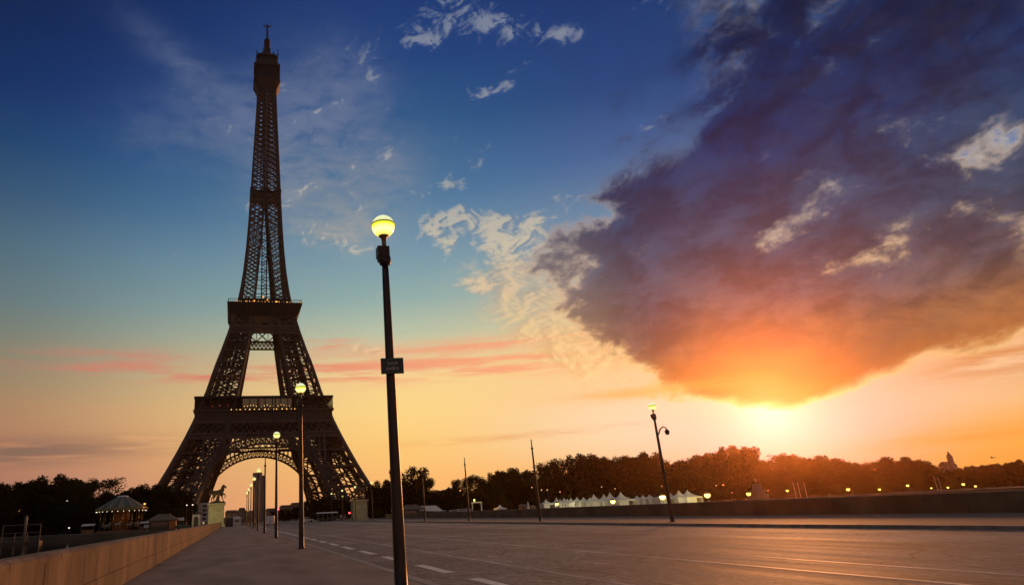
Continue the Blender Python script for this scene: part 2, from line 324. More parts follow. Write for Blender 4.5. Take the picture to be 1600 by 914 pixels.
def asphalt():
    ma = bpy.data.materials.new('asphalt'); ma.use_nodes = True; nt = ma.node_tree; bs = nt.nodes['Principled BSDF']
    N = nt.nodes.new; Lk = nt.links.new
    t = N('ShaderNodeTexCoord'); o = t.outputs['Object']
    fine_ = N('ShaderNodeTexNoise'); fine_.inputs['Scale'].default_value = 10; fine_.inputs['Detail'].default_value = 6; fine_.inputs['Roughness'].default_value = .85; mpf = N('ShaderNodeMapping'); mpf.inputs['Scale'].default_value = (1,.28,1); Lk(o, mpf.inputs[0]); Lk(mpf.outputs[0], fine_.inputs[0])
    mp = N('ShaderNodeMapping'); mp.inputs['Scale'].default_value = (1.2,.07,1); Lk(o, mp.inputs[0])
    lanes = N('ShaderNodeTexNoise'); lanes.inputs['Scale'].default_value = .9; lanes.inputs['Detail'].default_value = 5; Lk(mp.outputs[0], lanes.inputs[0])
    blot = N('ShaderNodeTexNoise'); blot.inputs['Scale'].default_value = .35; blot.inputs['Detail'].default_value = 6; Lk(o, blot.inputs[0])
    sx = N('ShaderNodeSeparateXYZ'); Lk(o, sx.inputs[0])
    # older pale lanes beyond a paving seam at x = 19.6
    wob = N('ShaderNodeMath'); wob.operation = 'MULTIPLY_ADD'; Lk(blot.outputs[0], wob.inputs[0]); wob.inputs[1].default_value = .5; Lk(sx.outputs[0], wob.inputs[2])
    seam = N('ShaderNodeMapRange'); seam.inputs[1].default_value = 19.2; seam.inputs[2].default_value = 20.0; Lk(wob.outputs[0], seam.inputs[0])
    c = N('ShaderNodeMix'); c.data_type = 'RGBA'; c.inputs[6].default_value = (.2,.17,.15,1); c.inputs[7].default_value = (.26,.225,.195,1); Lk(seam.outputs[0], c.inputs[0])
    def mul(sock, fac, lo, hi, a, bb):
        r = N('ShaderNodeMapRange'); r.inputs[1].default_value = lo; r.inputs[2].default_value = hi; r.inputs[3].default_value = a; r.inputs[4].default_value = bb; Lk(fac, r.inputs[0])
        mm = N('ShaderNodeVectorMath'); mm.operation = 'SCALE'; Lk(sock, mm.inputs[0]); Lk(r.outputs[0], mm.inputs['Scale']); return mm.outputs[0]
    k = mul(c.outputs[2], lanes.outputs[0], .3, .7, .72, 1.28); k = mul(k, blot.outputs[0], .3, .7, .7, 1.28)
    pt = N('ShaderNodeTexNoise'); pt.inputs['Scale'].default_value = .16; pt.inputs['Detail'].default_value = 3; mp2 = N('ShaderNodeMapping'); mp2.inputs['Scale'].default_value = (1,.45,1); mp2.inputs['Location'].default_value = (3,5,0); Lk(o, mp2.inputs[0]); Lk(mp2.outputs[0], pt.inputs[0]); k = mul(k, pt.outputs[0], .53, .545, 1.0, .78)
    vo = N('ShaderNodeTexVoronoi'); vo.feature = 'DISTANCE_TO_EDGE'; vo.inputs['Scale'].default_value = .2
    ad = N('ShaderNodeVectorMath'); ad.operation = 'MULTIPLY_ADD'; Lk(blot.outputs['Color'], ad.inputs[0]); ad.inputs[1].default_value = (2.2,2.2,0); Lk(o, ad.inputs[2]); Lk(ad.outputs[0], vo.inputs['Vector']); k = mul(k, vo.outputs['Distance'], .003, .006, .4, 1.0); k = mul(k, fine_.outputs[0], .34, .66, .2, 2.0)
    Lk(k, bs.inputs['Base Color']); bs.inputs['Specular IOR Level'].default_value = .2
    rr = N('ShaderNodeMapRange'); rr.inputs[1].default_value = .3; rr.inputs[2].default_value = .7; rr.inputs[3].default_value = .68; rr.inputs[4].default_value = .85; Lk(lanes.outputs[0], rr.inputs[0]); Lk(rr.outputs[0], bs.inputs['Roughness'])
    bp = N('ShaderNodeBump'); bp.inputs['Strength'].default_value = .6; bp.inputs['Distance'].default_value = .012; Lk(fine_.outputs[0], bp.inputs['Height']); Lk(bp.outputs[0], bs.inputs['Normal'])
    return ma
KL, KR = 4.06, 26.1
b = MB(); b.add([(KL-.1,-44,RD),(KR+.1,-44,RD),(KR+.1,330,RD),(KL-.1,330,RD)], [(0,1,2,3)]); struct(b.build('road', asphalt()))
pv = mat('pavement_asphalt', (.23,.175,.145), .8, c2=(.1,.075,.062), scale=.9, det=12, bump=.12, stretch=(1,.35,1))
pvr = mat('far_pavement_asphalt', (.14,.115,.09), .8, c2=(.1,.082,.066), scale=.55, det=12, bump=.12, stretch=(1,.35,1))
kb = mat('kerb_granite', (.3,.26,.23), .7, var=.4, scale=2.2, bump=.2, det=10)
b = MB(); b.box(XL+.002, KL-.24, -43, 186, -.26, 0); struct(b.build('pavement', pv))
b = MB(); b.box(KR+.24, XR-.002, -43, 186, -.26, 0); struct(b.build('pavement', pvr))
for x0, x1 in ((KL-.236, KL), (KR, KR+.236)):
    b = MB(); y = -43.0
    while y < 186: b.box(x0, x1, y, y+1.19, -.3, .004 + rnd.uniform(-.002,.002)); y += 1.2
    struct(b.build('kerb', kb))
# painted markings, worn
def paint():
    ma = mat('worn_paint', (.85,.8,.72), .65, c2=(.6,.56,.5), scale=5, det=8, coord='Object', stretch=(1,.5,1)); return ma
def paint2():
    ma = mat('faded_paint', (.7,.62,.55), .65, c2=(.2,.175,.155), scale=2.6, det=10, stretch=(1,.35,1)); return ma
b = MB(); z = RD+.004
def strip(x0, x1, ya, yb, wob=0.0):
    n = max(1, int((yb-ya)/1.5)); L_ = []
    for i in range(n+1):
        y = ya+(yb-ya)*i/n; w = rnd.uniform(-wob, wob); L_ += [(x0+w, y, z), (x1+w*.6, y, z)]
    b.add(L_, [(2*i,2*i+1,2*i+3,2*i+2) for i in range(n)])
y = 7.75
while y < 170: strip(5.36, 5.66, y, y+3.1, .008); y += 4.92
ob = struct(b.build('road_marking', paint()))
b = MB(); strip(7.48, 7.6, 9, 175, .03); strip(11.6, 11.77, 8, 175, .02); strip(13.42, 13.58, 9.5, 16.2, .015); strip(13.4, 13.48, 15, 16.6, .01); strip(15.9, 15.98, 12, 12.9); strip(17.0, 17.08, 9.5, 10.6)
strip(8.9, 9.0, 9.0, 10.6, .03); strip(8.2, 8.3, 11.5, 12.8, .03); strip(9.3, 9.36, 40, 44); strip(9.8, 9.86, 40, 43)
b.beam((9.9, 19.2, z), (11.0, 20.6, z), .06, .001); strip(8.4, 8.5, 21.8, 22.6, .05)
struct(b.build('road_marking', paint2()))

# parapets of the bridge
def parapet_mat():
    ma = bpy.data.materials.new('parapet_stone'); ma.use_nodes = True; nt = ma.node_tree; bs = nt.nodes['Principled BSDF']; N = nt.nodes.new; Lk = nt.links.new
    t = N('ShaderNodeTexCoord'); o = t.outputs['Object']
    mp = N('ShaderNodeMapping'); mp.inputs['Scale'].default_value = (.8,.8,.2); Lk(o, mp.inputs[0])
    st_ = N('ShaderNodeTexNoise'); st_.inputs['Scale'].default_value = 1.6; st_.inputs['Detail'].default_value = 12; st_.inputs['Roughness'].default_value = .72; Lk(mp.outputs[0], st_.inputs[0])
    bl = N('ShaderNodeTexNoise'); bl.inputs['Scale'].default_value = .5; bl.inputs['Detail'].default_value = 8; Lk(o, bl.inputs[0])
    r1 = N('ShaderNodeValToRGB'); Lk(st_.outputs[0], r1.inputs[0]); e = r1.color_ramp.elements
    e[0].position = .36; e[0].color = (.055,.042,.033,1); e[1].position = .6; e[1].color = (.15,.118,.09,1); x = e.new(.74); x.color = (.23,.185,.145,1)
    r2 = N('ShaderNodeMapRange'); r2.inputs[1].default_value = .3; r2.inputs[2].default_value = .7; r2.inputs[3].default_value = .55; r2.inputs[4].default_value = 1.25; Lk(bl.outputs[0], r2.inputs[0])
    mm = N('ShaderNodeVectorMath'); mm.operation = 'SCALE'; Lk(r1.outputs[0], mm.inputs[0]); Lk(r2.outputs[0], mm.inputs['Scale']); Lk(mm.outputs[0], bs.inputs['Base Color'])
    bs.inputs['Roughness'].default_value = .85
    bp = N('ShaderNodeBump'); bp.inputs['Strength'].default_value = .25; bp.inputs['Distance'].default_value = .02; Lk(bl.outputs[0], bp.inputs['Height']); Lk(bp.outputs[0], bs.inputs['Normal'])
    return ma
pm = parapet_mat()
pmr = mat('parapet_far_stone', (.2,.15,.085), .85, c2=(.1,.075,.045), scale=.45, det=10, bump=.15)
def parapet(s, x, label):
    """s = +1: the road is on the +x side"""
    root = thing('parapet', label, 'parapet', (x, 0, 0))
    lo, up, cp = MB(), MB(), MB(); y = -43.0; k = 0
    a = sorted((-s*.04, -s*.38)); lo.box(a[0], a[1], -42.9, 170, -.18, .92)
    while y < 170:
        L_ = 2.9 + rnd.uniform(-.25, .25); g = .016
        a = sorted((0, -s*.42)); lo.box(a[0], a[1], y+g, y+L_-g, -.2, .385)
        a = sorted((-s*.025, -s*.40)); up.box(a[0], a[1], y+g-.6, y+L_-g-.6, .41, .93)
        a0, a1 = 0.0-s*.012, -s*.43
        cp.add([(a0,y+.3+g,.932),(a1,y+.3+g,.932),(a1,y+.3+L_-g,.932),(a0,y+.3+L_-g,.932),(a0,y+.3+g,1.0),(a1,y+.3+g,1.0),(a1,y+.3+L_-g,1.0),(a0,y+.3+L_-g,1.0),
                (a0-s*.07,y+.3+g,1.05),(a1+s*.07,y+.3+g,1.05),(a1+s*.07,y+.3+L_-g,1.05),(a0-s*.07,y+.3+L_-g,1.05)],
               [(0,1,2,3),(0,1,5,4),(1,2,6,5),(2,3,7,6),(3,0,4,7),(4,5,9,8),(5,6,10,9),(6,7,11,10),(7,4,8,11),(8,9,10,11)])
        y += L_; k += 1
    pq = pm if s > 0 else pmr; lo.build('plinth_course', pq, root); up.build('upper_course', pq, root); cp.build('coping', pq, root)
parapet(1, XL, 'stained stone parapet along the left pavement, running toward the horse statue')
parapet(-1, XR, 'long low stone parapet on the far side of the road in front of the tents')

# ------------------------------------------------------------------ the iron tower
def interp(t, x):
    for (a, va), (c, vc) in zip(t, t[1:]):
        if x <= c: return va + (vc-va)*max(0, (x-a))/(c-a)
    return t[-1][1]
OUT = [(0,58.5),(4,56.5),(18.5,48.4),(30,43),(40,38.6),(49,35.0),(57,32.4),(62,30.6),(70,28.4),(80,25.8),(90,22.6),(101,19.4),(109,17.4),(115,16.4)]
INN = [(0,35),(4,33.5),(18.5,29),(30,24.5),(40,20.5),(49,17.6),(57,15.6),(62,14.6),(80,11.4),(100,8.2),(115,6.4)]
tower = thing('lattice_tower', 'huge dark wrought iron lattice tower with an arched base and tapering spire', 'tower', (14.7, 381.6, 0))
def leg_mesh(sx, sy, hs, cw, xw, sub):
    b = MB(); b0 = b
    P = lambda i, j, h: (sx*interp((INN, OUT)[i], h), sy*interp((INN, OUT)[j], h), h)
    mid = lambda p, q, t: tuple(p[k]+(q[k]-p[k])*t for k in range(3))
    for i in (0,1):
        for j in (0,1):
            for h0, h1 in zip(hs, hs[1:]): b.beam(P(i,j,h0), P(i,j,h1), cw)
    b = MB()
    sides = [((0,0),(1,0)),((0,1),(1,1)),((0,0),(0,1)),((1,0),(1,1))]
    for h0, h1 in zip(hs, hs[1:]):
        for a, c in sides:
            p, q, r, t = P(*a,h0), P(*c,h0), P(*a,h1), P(*c,h1)
            b0.beam(p, q, xw*1.1); b.beam(p, t, xw); b.beam(q, r, xw)
            if sub:
                for n in range(1, sub):                     # the open lattice filling each panel
                    f_ = n/sub
                    b.beam(mid(p,q,f_), mid(p,r,f_), .2); b.beam(mid(q,p,f_), mid(q,t,f_), .2)
                    b.beam(mid(r,t,f_), mid(r,p,f_), .2); b.beam(mid(t,r,f_), mid(t,q,f_), .2)
                b.beam(mid(p,r,.5), mid(q,t,.5), .35)
        b.beam(P(0,0,h0), P(1,1,h0), .4); b.beam(P(1,0,h0), P(0,1,h0), .4)
    # the lift rails and stairs inside the leg
    m_ = lambda h, o: (sx*((interp(INN,h)+interp(OUT,h))/2+o), sy*((interp(INN,h)+interp(OUT,h))/2), h)
    for o in (-1.6, 1.6):
        for h0, h1 in zip(hs, hs[1:]): b.beam(m_(h0,o), m_(h1,o), .6)
    h = hs[0]+2
    while h < hs[-1]-2: b.beam(m_(h,-1.6), m_(h+1.2,1.6), .4); h += 1.6
    return b0, b
for sx in (-1,1):
    for sy in (-1,1):
        b = MB(); c_ = 45.5
        b.frustum((14.6,14.6,-.2,sx*c_,sy*c_), (13.4,13.4,4.0,sx*44.8,sy*44.8)); b.build('masonry_pier', M['masonry'], tower)
        for q, nm, mm in zip(leg_mesh(sx, sy, [4,15,25,33.5,41,49,57], 1.8, .62, 2), ('lower_leg','lower_bracing'), (M['iron'],M['iron_shade'])): q.build(nm, mm, tower)
        for q, nm, mm in zip(leg_mesh(sx, sy, [57,66,75,83,90,96,101,108,115], 1.35, .5, 2), ('upper_leg','upper_bracing'), (M['iron'],M['iron_shade'])): q.build(nm, mm, tower)
def F(k, u, h, d):
    """point at u along face k, height h, distance d out from the axis"""
    c, s = round(math.cos(k*math.pi/2)), round(math.sin(k*math.pi/2)); x, y = u, -d
    return (c*x - s*y, s*x + c*y, h)
for k in range(4):                                                     # the great arches
    b = MB(); hc, r0, r1 = 2.0, 35.4, 39.3; n = 44; pr = None
    for i in range(n+1):
        t = R_(8 + 164*i/n); pts = []
        for r in (r0, (r0+r1)/2, r1):
            u, h = r*math.cos(t), hc + r*math.sin(t); pts.append((u, h, interp(OUT, h)+.15))
        q = [F(k, *p) for p in pts]; qi = [F(k, p[0], p[1], p[2]-4.5) for p in pts]
        b.beam(q[0], q[2], .5); b.beam(q[0], qi[0], .4); b.beam(q[2], qi[2], .3)
        if pr:
            w = [(.9,.8),(.25,.25),(1.0,.8)]
            for j in range(3): b.beam(pr[0][j], q[j], *w[j]); b.beam(pr[1][j], qi[j], .5 if j != 1 else .2)
            b.beam(pr[0][0], q[2], .3); b.beam(pr[0][2], q[0], .3); b.beam(pr[0][0], qi[0], .3); b.beam(pr[1][0], q[0], .3); b.beam(pr[1][0], qi[2], .3)
        pr = (q, qi)
    u = -30.0                                                          # struts of the spandrel under the girder
    while u <= 30.1:
        h = hc + math.sqrt(max(r1*r1-u*u, 0))
        if h < 40.2:
            b.beam(F(k,u,h,interp(OUT,h)), F(k,u,41.6,interp(OUT,41.6)), .8)
            if 41.6-h > 2: b.beam(F(k,u-1.25,41.2,interp(OUT,41.2)), F(k,u+1.25,41.2,interp(OUT,41.2)), 1.2)
        u += 2.5
    b.build('arch', M['iron'], tower)
    g = MB()                                                           # lattice girders below the first floor
    def band(h0, h1, n, w, cw, half0=None, half1=None):
        d0, d1 = interp(OUT,h0)+.2, interp(OUT,h1)+.2; a0, a1 = (half0 or d0), (half1 or d1)
        g.beam(F(k,-a0,h0,d0), F(k,a0,h0,d0), cw); g.beam(F(k,-a1,h1,d1), F(k,a1,h1,d1), cw)
        for i in range(n):
            s0, s1 = -1+2*i/n, -1+2*(i+1)/n
            g.beam(F(k,a0*s0,h0,d0), F(k,a1*s1,h1,d1), w); g.beam(F(k,a0*s1,h0,d0), F(k,a1*s0,h1,d1), w)
            g.beam(F(k,a0*s0,h0,d0), F(k,a1*s0,h1,d1), w*.7)
    band(42.9, 48.9, 20, .42, 1.0); band(40.6, 42.9, 40, .28, .8)
    for u in (-1,1):
        for i in range(12): pass
    g.build('girder', M['iron'], tower)
    g = MB(); band(100.6, 105.2, 16, .4, .9); band(105.2, 111.6, 5, .55, .8); band(102.9, 105.2, 30, .22, .3)
    g.build('girder', M['iron'], tower)
# first floor
b = MB()
ring = lambda b, h0, h1, a0, a1, t: [b.add([F(k,-a0,h0,a0),F(k,a0,h0,a0),F(k,a1,h1,a1),F(k,-a1,h1,a1),F(k,-(a0-t),h0,a0-t),F(k,a0-t,h0,a0-t),F(k,a1-t,h1,a1-t),F(k,-(a1-t),h1,a1-t)],
      [(0,1,2,3),(7,6,5,4),(0,4,5,1),(3,2,6,7)]) for k in range(4)]
ring(b, 49.0, 54.4, 34.9, 34.4, 1.0); ring(b, 48.9, 49.8, 35.5, 35.5, 1.5); ring(b, 54.4, 55.4, 36.0, 36.0, 21)
for k in range(4):
    for i in range(25): u = -34.4+i*68.8/24; b.beam(F(k,u,49.6,35.2), F(k,u,54.4,34.9), .5)
b.build('frieze', mat('frieze_paint', (.05,.039,.03), .6, var=.3, scale=.6), tower)
b = MB(); ring(b, 61.3, 62.2, 35.9, 35.7, 14); ring(b, 55.4, 61.3, 28.5, 28.5, .5)
for k in range(4):
    for i in range(19):
        u = -35.3+i*70.6/18; b.beam(F(k,u,55.4,35.3), F(k,u,61.3,35.3), .42)
    b.beam(F(k,-35.3,56.6,35.4), F(k,35.3,56.6,35.4), .16); b.beam(F(k,-35.3,56.0,35.4), F(k,35.3,56.0,35.4), .12)
    for i in range(60): u = -35+i*70/59; b.beam(F(k,u,55.4,35.4), F(k,u,56.6,35.4), .09)
b.build('gallery', M['iron_shade'], tower)
for i in range(3):
    x0 = -11.5 + i*8.6; b = MB(); b.box(x0, x0+8.0, -34.6, -29.5, 55.6, 60.9); pvn = b.build('pavilion_window', M['glass'], tower)
    b = MB()
    for u in (x0-.15, x0+8.15): b.beam((u,-34.7,55.5), (u,-34.7,61.2), .3)
    b.beam((x0,-34.7,61.05), (x0+8,-34.7,61.05), .3); b.build('window_frame', M['iron'], pvn)
    for j in range(5):
        q = MB(); q.ball((x0+1+j*1.5, -34.75, 57.0+rnd.uniform(-.3,.8)), .16, 6); q.build('lamp_bulb', M['bulb'], pvn)
for i in range(15):
    b = MB(); b.ball((-17+i*2.35+rnd.uniform(-.6,.6), -36.25, 55.1), rnd.uniform(.14,.26), 8); b.build('deck_bulb', M['bulb'], tower)
for i in range(12):
    b = MB(); u = rnd.choice((-1,1))*rnd.uniform(15,28); b.ball((u, -29.0, 57+rnd.uniform(0,1.8)), .34, 6); b.build('gallery_lamp', M['dimred'], tower)
# second floor
b = MB(); ring(b, 111.6, 117.4, 18.4, 20.6, .8); ring(b, 117.4, 118.4, 21.1, 21.1, 16); ring(b, 111.0, 111.6, 18.0, 18.2, 14)
for k in range(4):
    for i in range(28): u = -18.2+i*36.4/27; b.beam(F(k,u,112,18.7), F(k,u*1.1,117.3,20.75), .3)
    b.beam(F(k,-20.6,119.6,20.6), F(k,20.6,119.6,20.6), .14)
    for i in range(36): u = -20.6+i*41.2/35; b.beam(F(k,u,118.4,20.6), F(k,u,120.4,20.4), .13)
    b.beam(F(k,-20.4,120.4,20.4), F(k,20.4,120.4,20.4), .14)
    g_ = 14.5; b.add([F(k,-g_,118.4,g_),F(k,g_,118.4,g_),F(k,g_,122.2,g_),F(k,-g_,122.2,g_)], [(0,1,2,3)])
    b.beam(F(k,-15,122.2,15), F(k,15,122.2,15), .5)
b.build('second_floor', M['iron_shade'], tower)
for i in range(26):
    b = MB(); u = -19.5+i*1.56+rnd.uniform(-.9,.9); b.ball((u, -20.75, 118.75), rnd.choice((.1,.14,.24)), 6); b.build('deck_bulb', rnd.choice((M['bulbo'],M['bulbo'],M['bulb'])), tower)
for u, h in ((1.5,121.5),(-6,121),(6.5,120.6),(-1,123.4)):
    b = MB(); b.ball((u,-15.3,h), .45, 6); b.build('gallery_lamp', M['bulbo'], tower)
# the shaft
SO = [(118,15.2),(128,13.5),(140,12.0),(155,10.7),(170,9.8),(185,9.1),(200,8.5),(220,7.7),(240,6.9),(258,6.2),(276,5.6)]
SI = [(118,6.2),(140,4.3),(160,2.7),(180,1.2),(196,.35),(276,.3)]
b = MB(); h = 118.0; hs = [h]
while h < 272: h += 5.6 - 2.6*(h-118)/160; hs.append(min(h, 274))
for k in range(4):
    for h0, h1 in zip(hs, hs[1:]):
        o0, o1, i0, i1 = interp(SO,h0), interp(SO,h1), interp(SI,h0), interp(SI,h1)
        cw = 1.15 - .4*(h0-118)/160
        b.beam(F(k,-o0,h0,o0), F(k,-o1,h1,o1), cw)
        for s in (-1,1):
            b.beam(F(k,s*i0,h0,o0), F(k,s*i1,h1,o1), cw*.8)
            b.beam(F(k,s*o0,h0,o0), F(k,s*i1,h1,o1), .4); b.beam(F(k,s*i0,h0,o0), F(k,s*o1,h1,o1), .4); b.beam(F(k,s*o0,h0,o0), F(k,s*i0,h0,o0), .36)
            hm_ = (h0+h1)/2; om, im = interp(SO,hm_), interp(SI,hm_)
            b.beam(F(k,s*om,hm_,om), F(k,s*(om+im)/2,h1,o1), .22); b.beam(F(k,s*im,hm_,om), F(k,s*(om+im)/2,h1,o1), .22)
            b.beam(F(k,s*om,hm_,om), F(k,s*(om+im)/2,h0,o0), .22); b.beam(F(k,s*im,hm_,om), F(k,s*(om+im)/2,h0,o0), .22)
            # inner wall of each half leg
            b.beam(F(k,s*i0,h0,i0), F(k,s*i1,h1,i1), .6); b.beam(F(k,s*i0,h0,i0), F(k,s*i1,h1,o1), .35); b.beam(F(k,s*i0,h0,o0), F(k,s*i1,h1,i1), .35)
        b.beam(F(k,-i0,h0,o0), F(k,i0,h0,o0), .4)
b.build('spire_shaft', M['iron'], tower)
b = MB()
for x, y in ((-1.5,-1.5),(1.5,-1.5),(1.5,1.5),(-1.5,1.5)): b.beam((x,y,118), (x,y,272), .55)
h = 119.0
while h < 270:
    for p, q in (((-1.5,-1.5),(1.5,-1.5)),((1.5,-1.5),(1.5,1.5)),((1.5,1.5),(-1.5,1.5)),((-1.5,1.5),(-1.5,-1.5))): b.beam((*p,h), (*q,h+2.2), .28)
    h += 2.2
b.build('lift_shaft', M['iron_shade'], tower)
b = MB(); ring(b, 195, 195.5, 9.6, 9.6, 8.0)
for k in range(4):
    b.beam(F(k,-9.5,196.8,9.5), F(k,9.5,196.8,9.5), .25)
    for i in range(13): u = -9.4+i*18.8/12; b.beam(F(k,u,195.4,9.5), F(k,u,196.8,9.5), .18)
    b.beam(F(k,-8.8,193.4,8.9), F(k,0,195,9.4), .4); b.beam(F(k,8.8,193.4,8.9), F(k,0,195,9.4), .4)
b.build('intermediate_platform', M['iron_shade'], tower)
def oct(b, a, h0, c, h1, ch=.3):
    p = []
    for q, h in ((a,h0),(c,h1)):
        e = q*(1-ch); p += [(-e,-q,h),(e,-q,h),(q,-e,h),(q,e,h),(e,q,h),(-e,q,h),(-q,e,h),(-q,-e,h)]
    b.add(p, [tuple(range(7,-1,-1)), tuple(range(8,16))] + [(i,(i+1)%8,8+(i+1)%8,8+i) for i in range(8)])
b = MB(); oct(b, 6.1, 270, 6.6, 274); oct(b, 6.6, 274, 8.9, 279.5); oct(b, 8.7, 279.6, 8.7, 281); oct(b, 7.2, 281, 7.2, 290); oct(b, 8.6, 290, 8.8, 292.5); oct(b, 8.8, 292.6, 7.0, 295.5)
for k in range(4):
    for i in range(9): u = -6+i*1.5; b.beam(F(k,u,281,8.3), F(k,u,290,8.3), .35)
b.build('summit_cabin', M['iron_shade'], tower)
b = MB(); oct(b, 6.6, 295.6, 6.2, 299); oct(b, 7.2, 299, 7.4, 300); oct(b, 5.2, 300, 3.2, 304); oct(b, 2.6, 304, 2.2, 309)
for x, y in ((-7,-6),(7,-6),(-6.5,6),(6.5,6),(-7,0),(7,2),(-3,-7),(4,-7)):
    b.beam((x,y,298), (x,y,302.5+rnd.uniform(0,3)), .45); b.beam((x-.7,y,301), (x+.7,y,301), .5)
b.build('upper_deck', M['iron_shade'], tower)
b = MB(); b.lathe([(2.1,308),(1.7,312),(1.5,317.5),(.75,318),(.6,327),(.5,330.5)], 8)
for h in (310,312,314,316): b.lathe([(2.2,h),(2.2,h+.7)], 8)
b.beam((-2.4,0,328.6), (2.4,0,328.6), .6); b.beam((0,-2.4,328.6), (0,2.4,328.6), .6); b.beam((-2.2,0,328.6), (-2.5,0,330.2), .5); b.beam((2.2,0,328.6), (2.5,0,330.2), .5)
b.build('antenna_mast', M['iron_shade'], tower)

# ------------------------------------------------------------------ bridge lamps
HL = 7.5
def globe_mat(name, stops, s):
    """a lit opal globe: brighter or yellower by height on the glass"""
    ma = bpy.data.materials.new(name); ma.use_nodes = True; nt = ma.node_tree; bs = nt.nodes['Principled BSDF']; N = nt.nodes.new
    t = N('ShaderNodeTexCoord'); sx = N('ShaderNodeSeparateXYZ'); nt.links.new(t.outputs['Object'], sx.inputs[0])
    mr = N('ShaderNodeMapRange'); mr.inputs[1].default_value = HL-.27; mr.inputs[2].default_value = HL+.27; nt.links.new(sx.outputs[2], mr.inputs[0])
    r = N('ShaderNodeValToRGB'); nt.links.new(mr.outputs[0], r.inputs[0])
    while len(r.color_ramp.elements) < len(stops): r.color_ramp.elements.new(.5)
    for e, (p, c) in zip(r.color_ramp.elements, stops): e.position = p; e.color = (*c, 1)
    nt.links.new(r.outputs[0], bs.inputs['Emission Color']); bs.inputs['Emission Strength'].default_value = s
    bs.inputs['Base Color'].default_value = (.2,.2,.15,1); bs.inputs['Roughness'].default_value = .3
    return ma
gm_low = globe_mat('lit_globe', [(0, (.9,.62,.02)), (.12, (1,.9,.2)), (.26, (1,.95,.5)), (.38, (1,.95,.3)), (.48, (.95,.93,.03)), (.6, (.8,.84,0))], 1.1)
gm_top = globe_mat('globe_top', [(.5, (.85,.88,.3)), (.75, (.82,.86,.46)), (1, (.72,.78,.56))], 1.0)
gm_off = mat('unlit_globe', (.55,.52,.4), .15, var=.1)
def lamp_post(label, group, x, y, lit=True):
    t = thing('lamp_post', label, 'lamp post', (x, y, 0), 0, group)
    b = MB(); b.lathe([(.15,0),(.15,.05),(.128,.08),(.121,.6),(.117,1.2),(.105,2.5),(.094,4.2),(.08,6.0),(.07,6.62)], 18)
    b.lathe([(.115,6.58),(.13,6.62),(.13,6.68),(.1,6.72)], 16)
    b.build('pole', M['pole'], t)
    if lit: b = MB(); b.box(-.17,.09,-.12,.12,6.74,6.98); b.box(-.15,.11,-.1,.1,6.66,6.74); b.build('ballast_box', M['pole'], t)
    if lit: b = MB(); b.lathe([(.06,6.98),(.05,7.05),(.052,7.16),(.07,7.22),(.12,7.265)], 14); b.build('neck', M['neck'], t)
    if lit:
        b = MB(); b.ball((0,0,HL), .26, 28, -.93, .16); gl_ = b.build('globe', gm_low, t)
        b = MB(); b.ball((0,0,HL), .258, 28, .16, 1.0); b.build('globe_top', gm_top, gl_)
        b = MB(); b.lathe([(.262,HL+.028),(.268,HL+.036),(.268,HL+.05),(.258,HL+.058)], 28, cap=False); b.build('globe_rim', M['rim'], gl_)
    else:
        b = MB(); b.lathe([(.066,6.6),(.062,6.9),(.05,7.1),(.05,7.45),(.03,7.5)], 10); b.build('bare_tip', M['pole'], t)
    return t
M['rim'] = mat('globe_rim', (.35,.36,.08), .5); M['neck'] = mat('neck_brass', (.24,.12,.03), .45, var=.3)
gl1, gl2 = 'lit lamps along the left pavement', 'lamps along the far pavement'
LY = lambda i: 13.11 + 19.553*i
lab = {0: 'nearest tall lamp post, lit yellow globe, with a small street sign strapped to it', 1: 'lit lamp post second from the street sign one, its globe before the tower gallery',
       2: 'lit lamp post third along the left pavement, its globe before the great arch', 3: 'lamp post without a lit globe, fourth along the left pavement',
       4: 'lit lamp post fifth along the left pavement, globe just above the distant slab tower', 5: 'lit lamp post sixth along the left pavement, beside the slab tower top',
       6: 'small lit lamp post seventh along the left pavement', 7: 'small lit lamp post eighth along the left pavement', 8: 'tiny lit lamp post ninth along the left pavement'}
proto = lamp_post(lab[0], gl1, 3.13, LY(0))
for i in range(1, 9):
    if i == 3: off = lamp_post(lab[3], gl1, 3.13, LY(3), False)
    else: dup(proto, lab[i], (3.13, LY(i), 0))
RY = lambda i: 40.27 + 19.893*i
rl0 = dup(proto, 'lit lamp post across the road with a dark dome camera on a curved bracket', (28.05, RY(0), 0), 0, group=gl2)
b = MB(); b.tube([(.1,0,5.6),(.3,0,5.95),(.55,0,6.12),(.75,0,6.05),(.8,0,5.9)], [.05,.045,.04,.04,.05], 8); br = b.build('camera_bracket', M['pole'], rl0)
b = MB(); b.ball((.8,0,5.7), .15, 14); b.lathe([(.155,5.71),(.155,5.84),(.08,5.92)], 14, (.8,0,0)); b.build('dome_camera', M['dark'], br)
for i, w in ((1,'bare topped lamp post across the road, right of the pergola and wooden sheds'),(2,'bare topped lamp post across the road, before the white containers'),(3,'bare topped lamp post across the road, before the white marquee')):
    dup(off, w, (28.05, RY(i), 0), 0, group=gl2)
for i, w in ((4,'lamp post across the road hidden behind the nearest pole'),(5,'lit lamp post across the road, just right of the far pedestal'),(6,'lit lamp post across the road, in front of the far pedestal'),(7,'lit lamp post across the road left of the far pedestal, seen against the tower foot')):
    if i != 4: dup(proto, w, (28.05, RY(i), 0), 0, group=gl2)
for i, (px, py, Y, w) in enumerate(((518,771,215,'small lit globe lamp before the right tower foot, leftmost of its cluster'),(535,775,235,'lowest small lit globe lamp in the cluster before the right tower foot'),(578-6,768,262,'faint lit globe lamp behind the far pedestal'))):
    if i < 2:
        p = at(px, py, Y); dup(proto, w, (p.x, Y, p.z-HL), 0, group='globe lamps beyond the bridge')

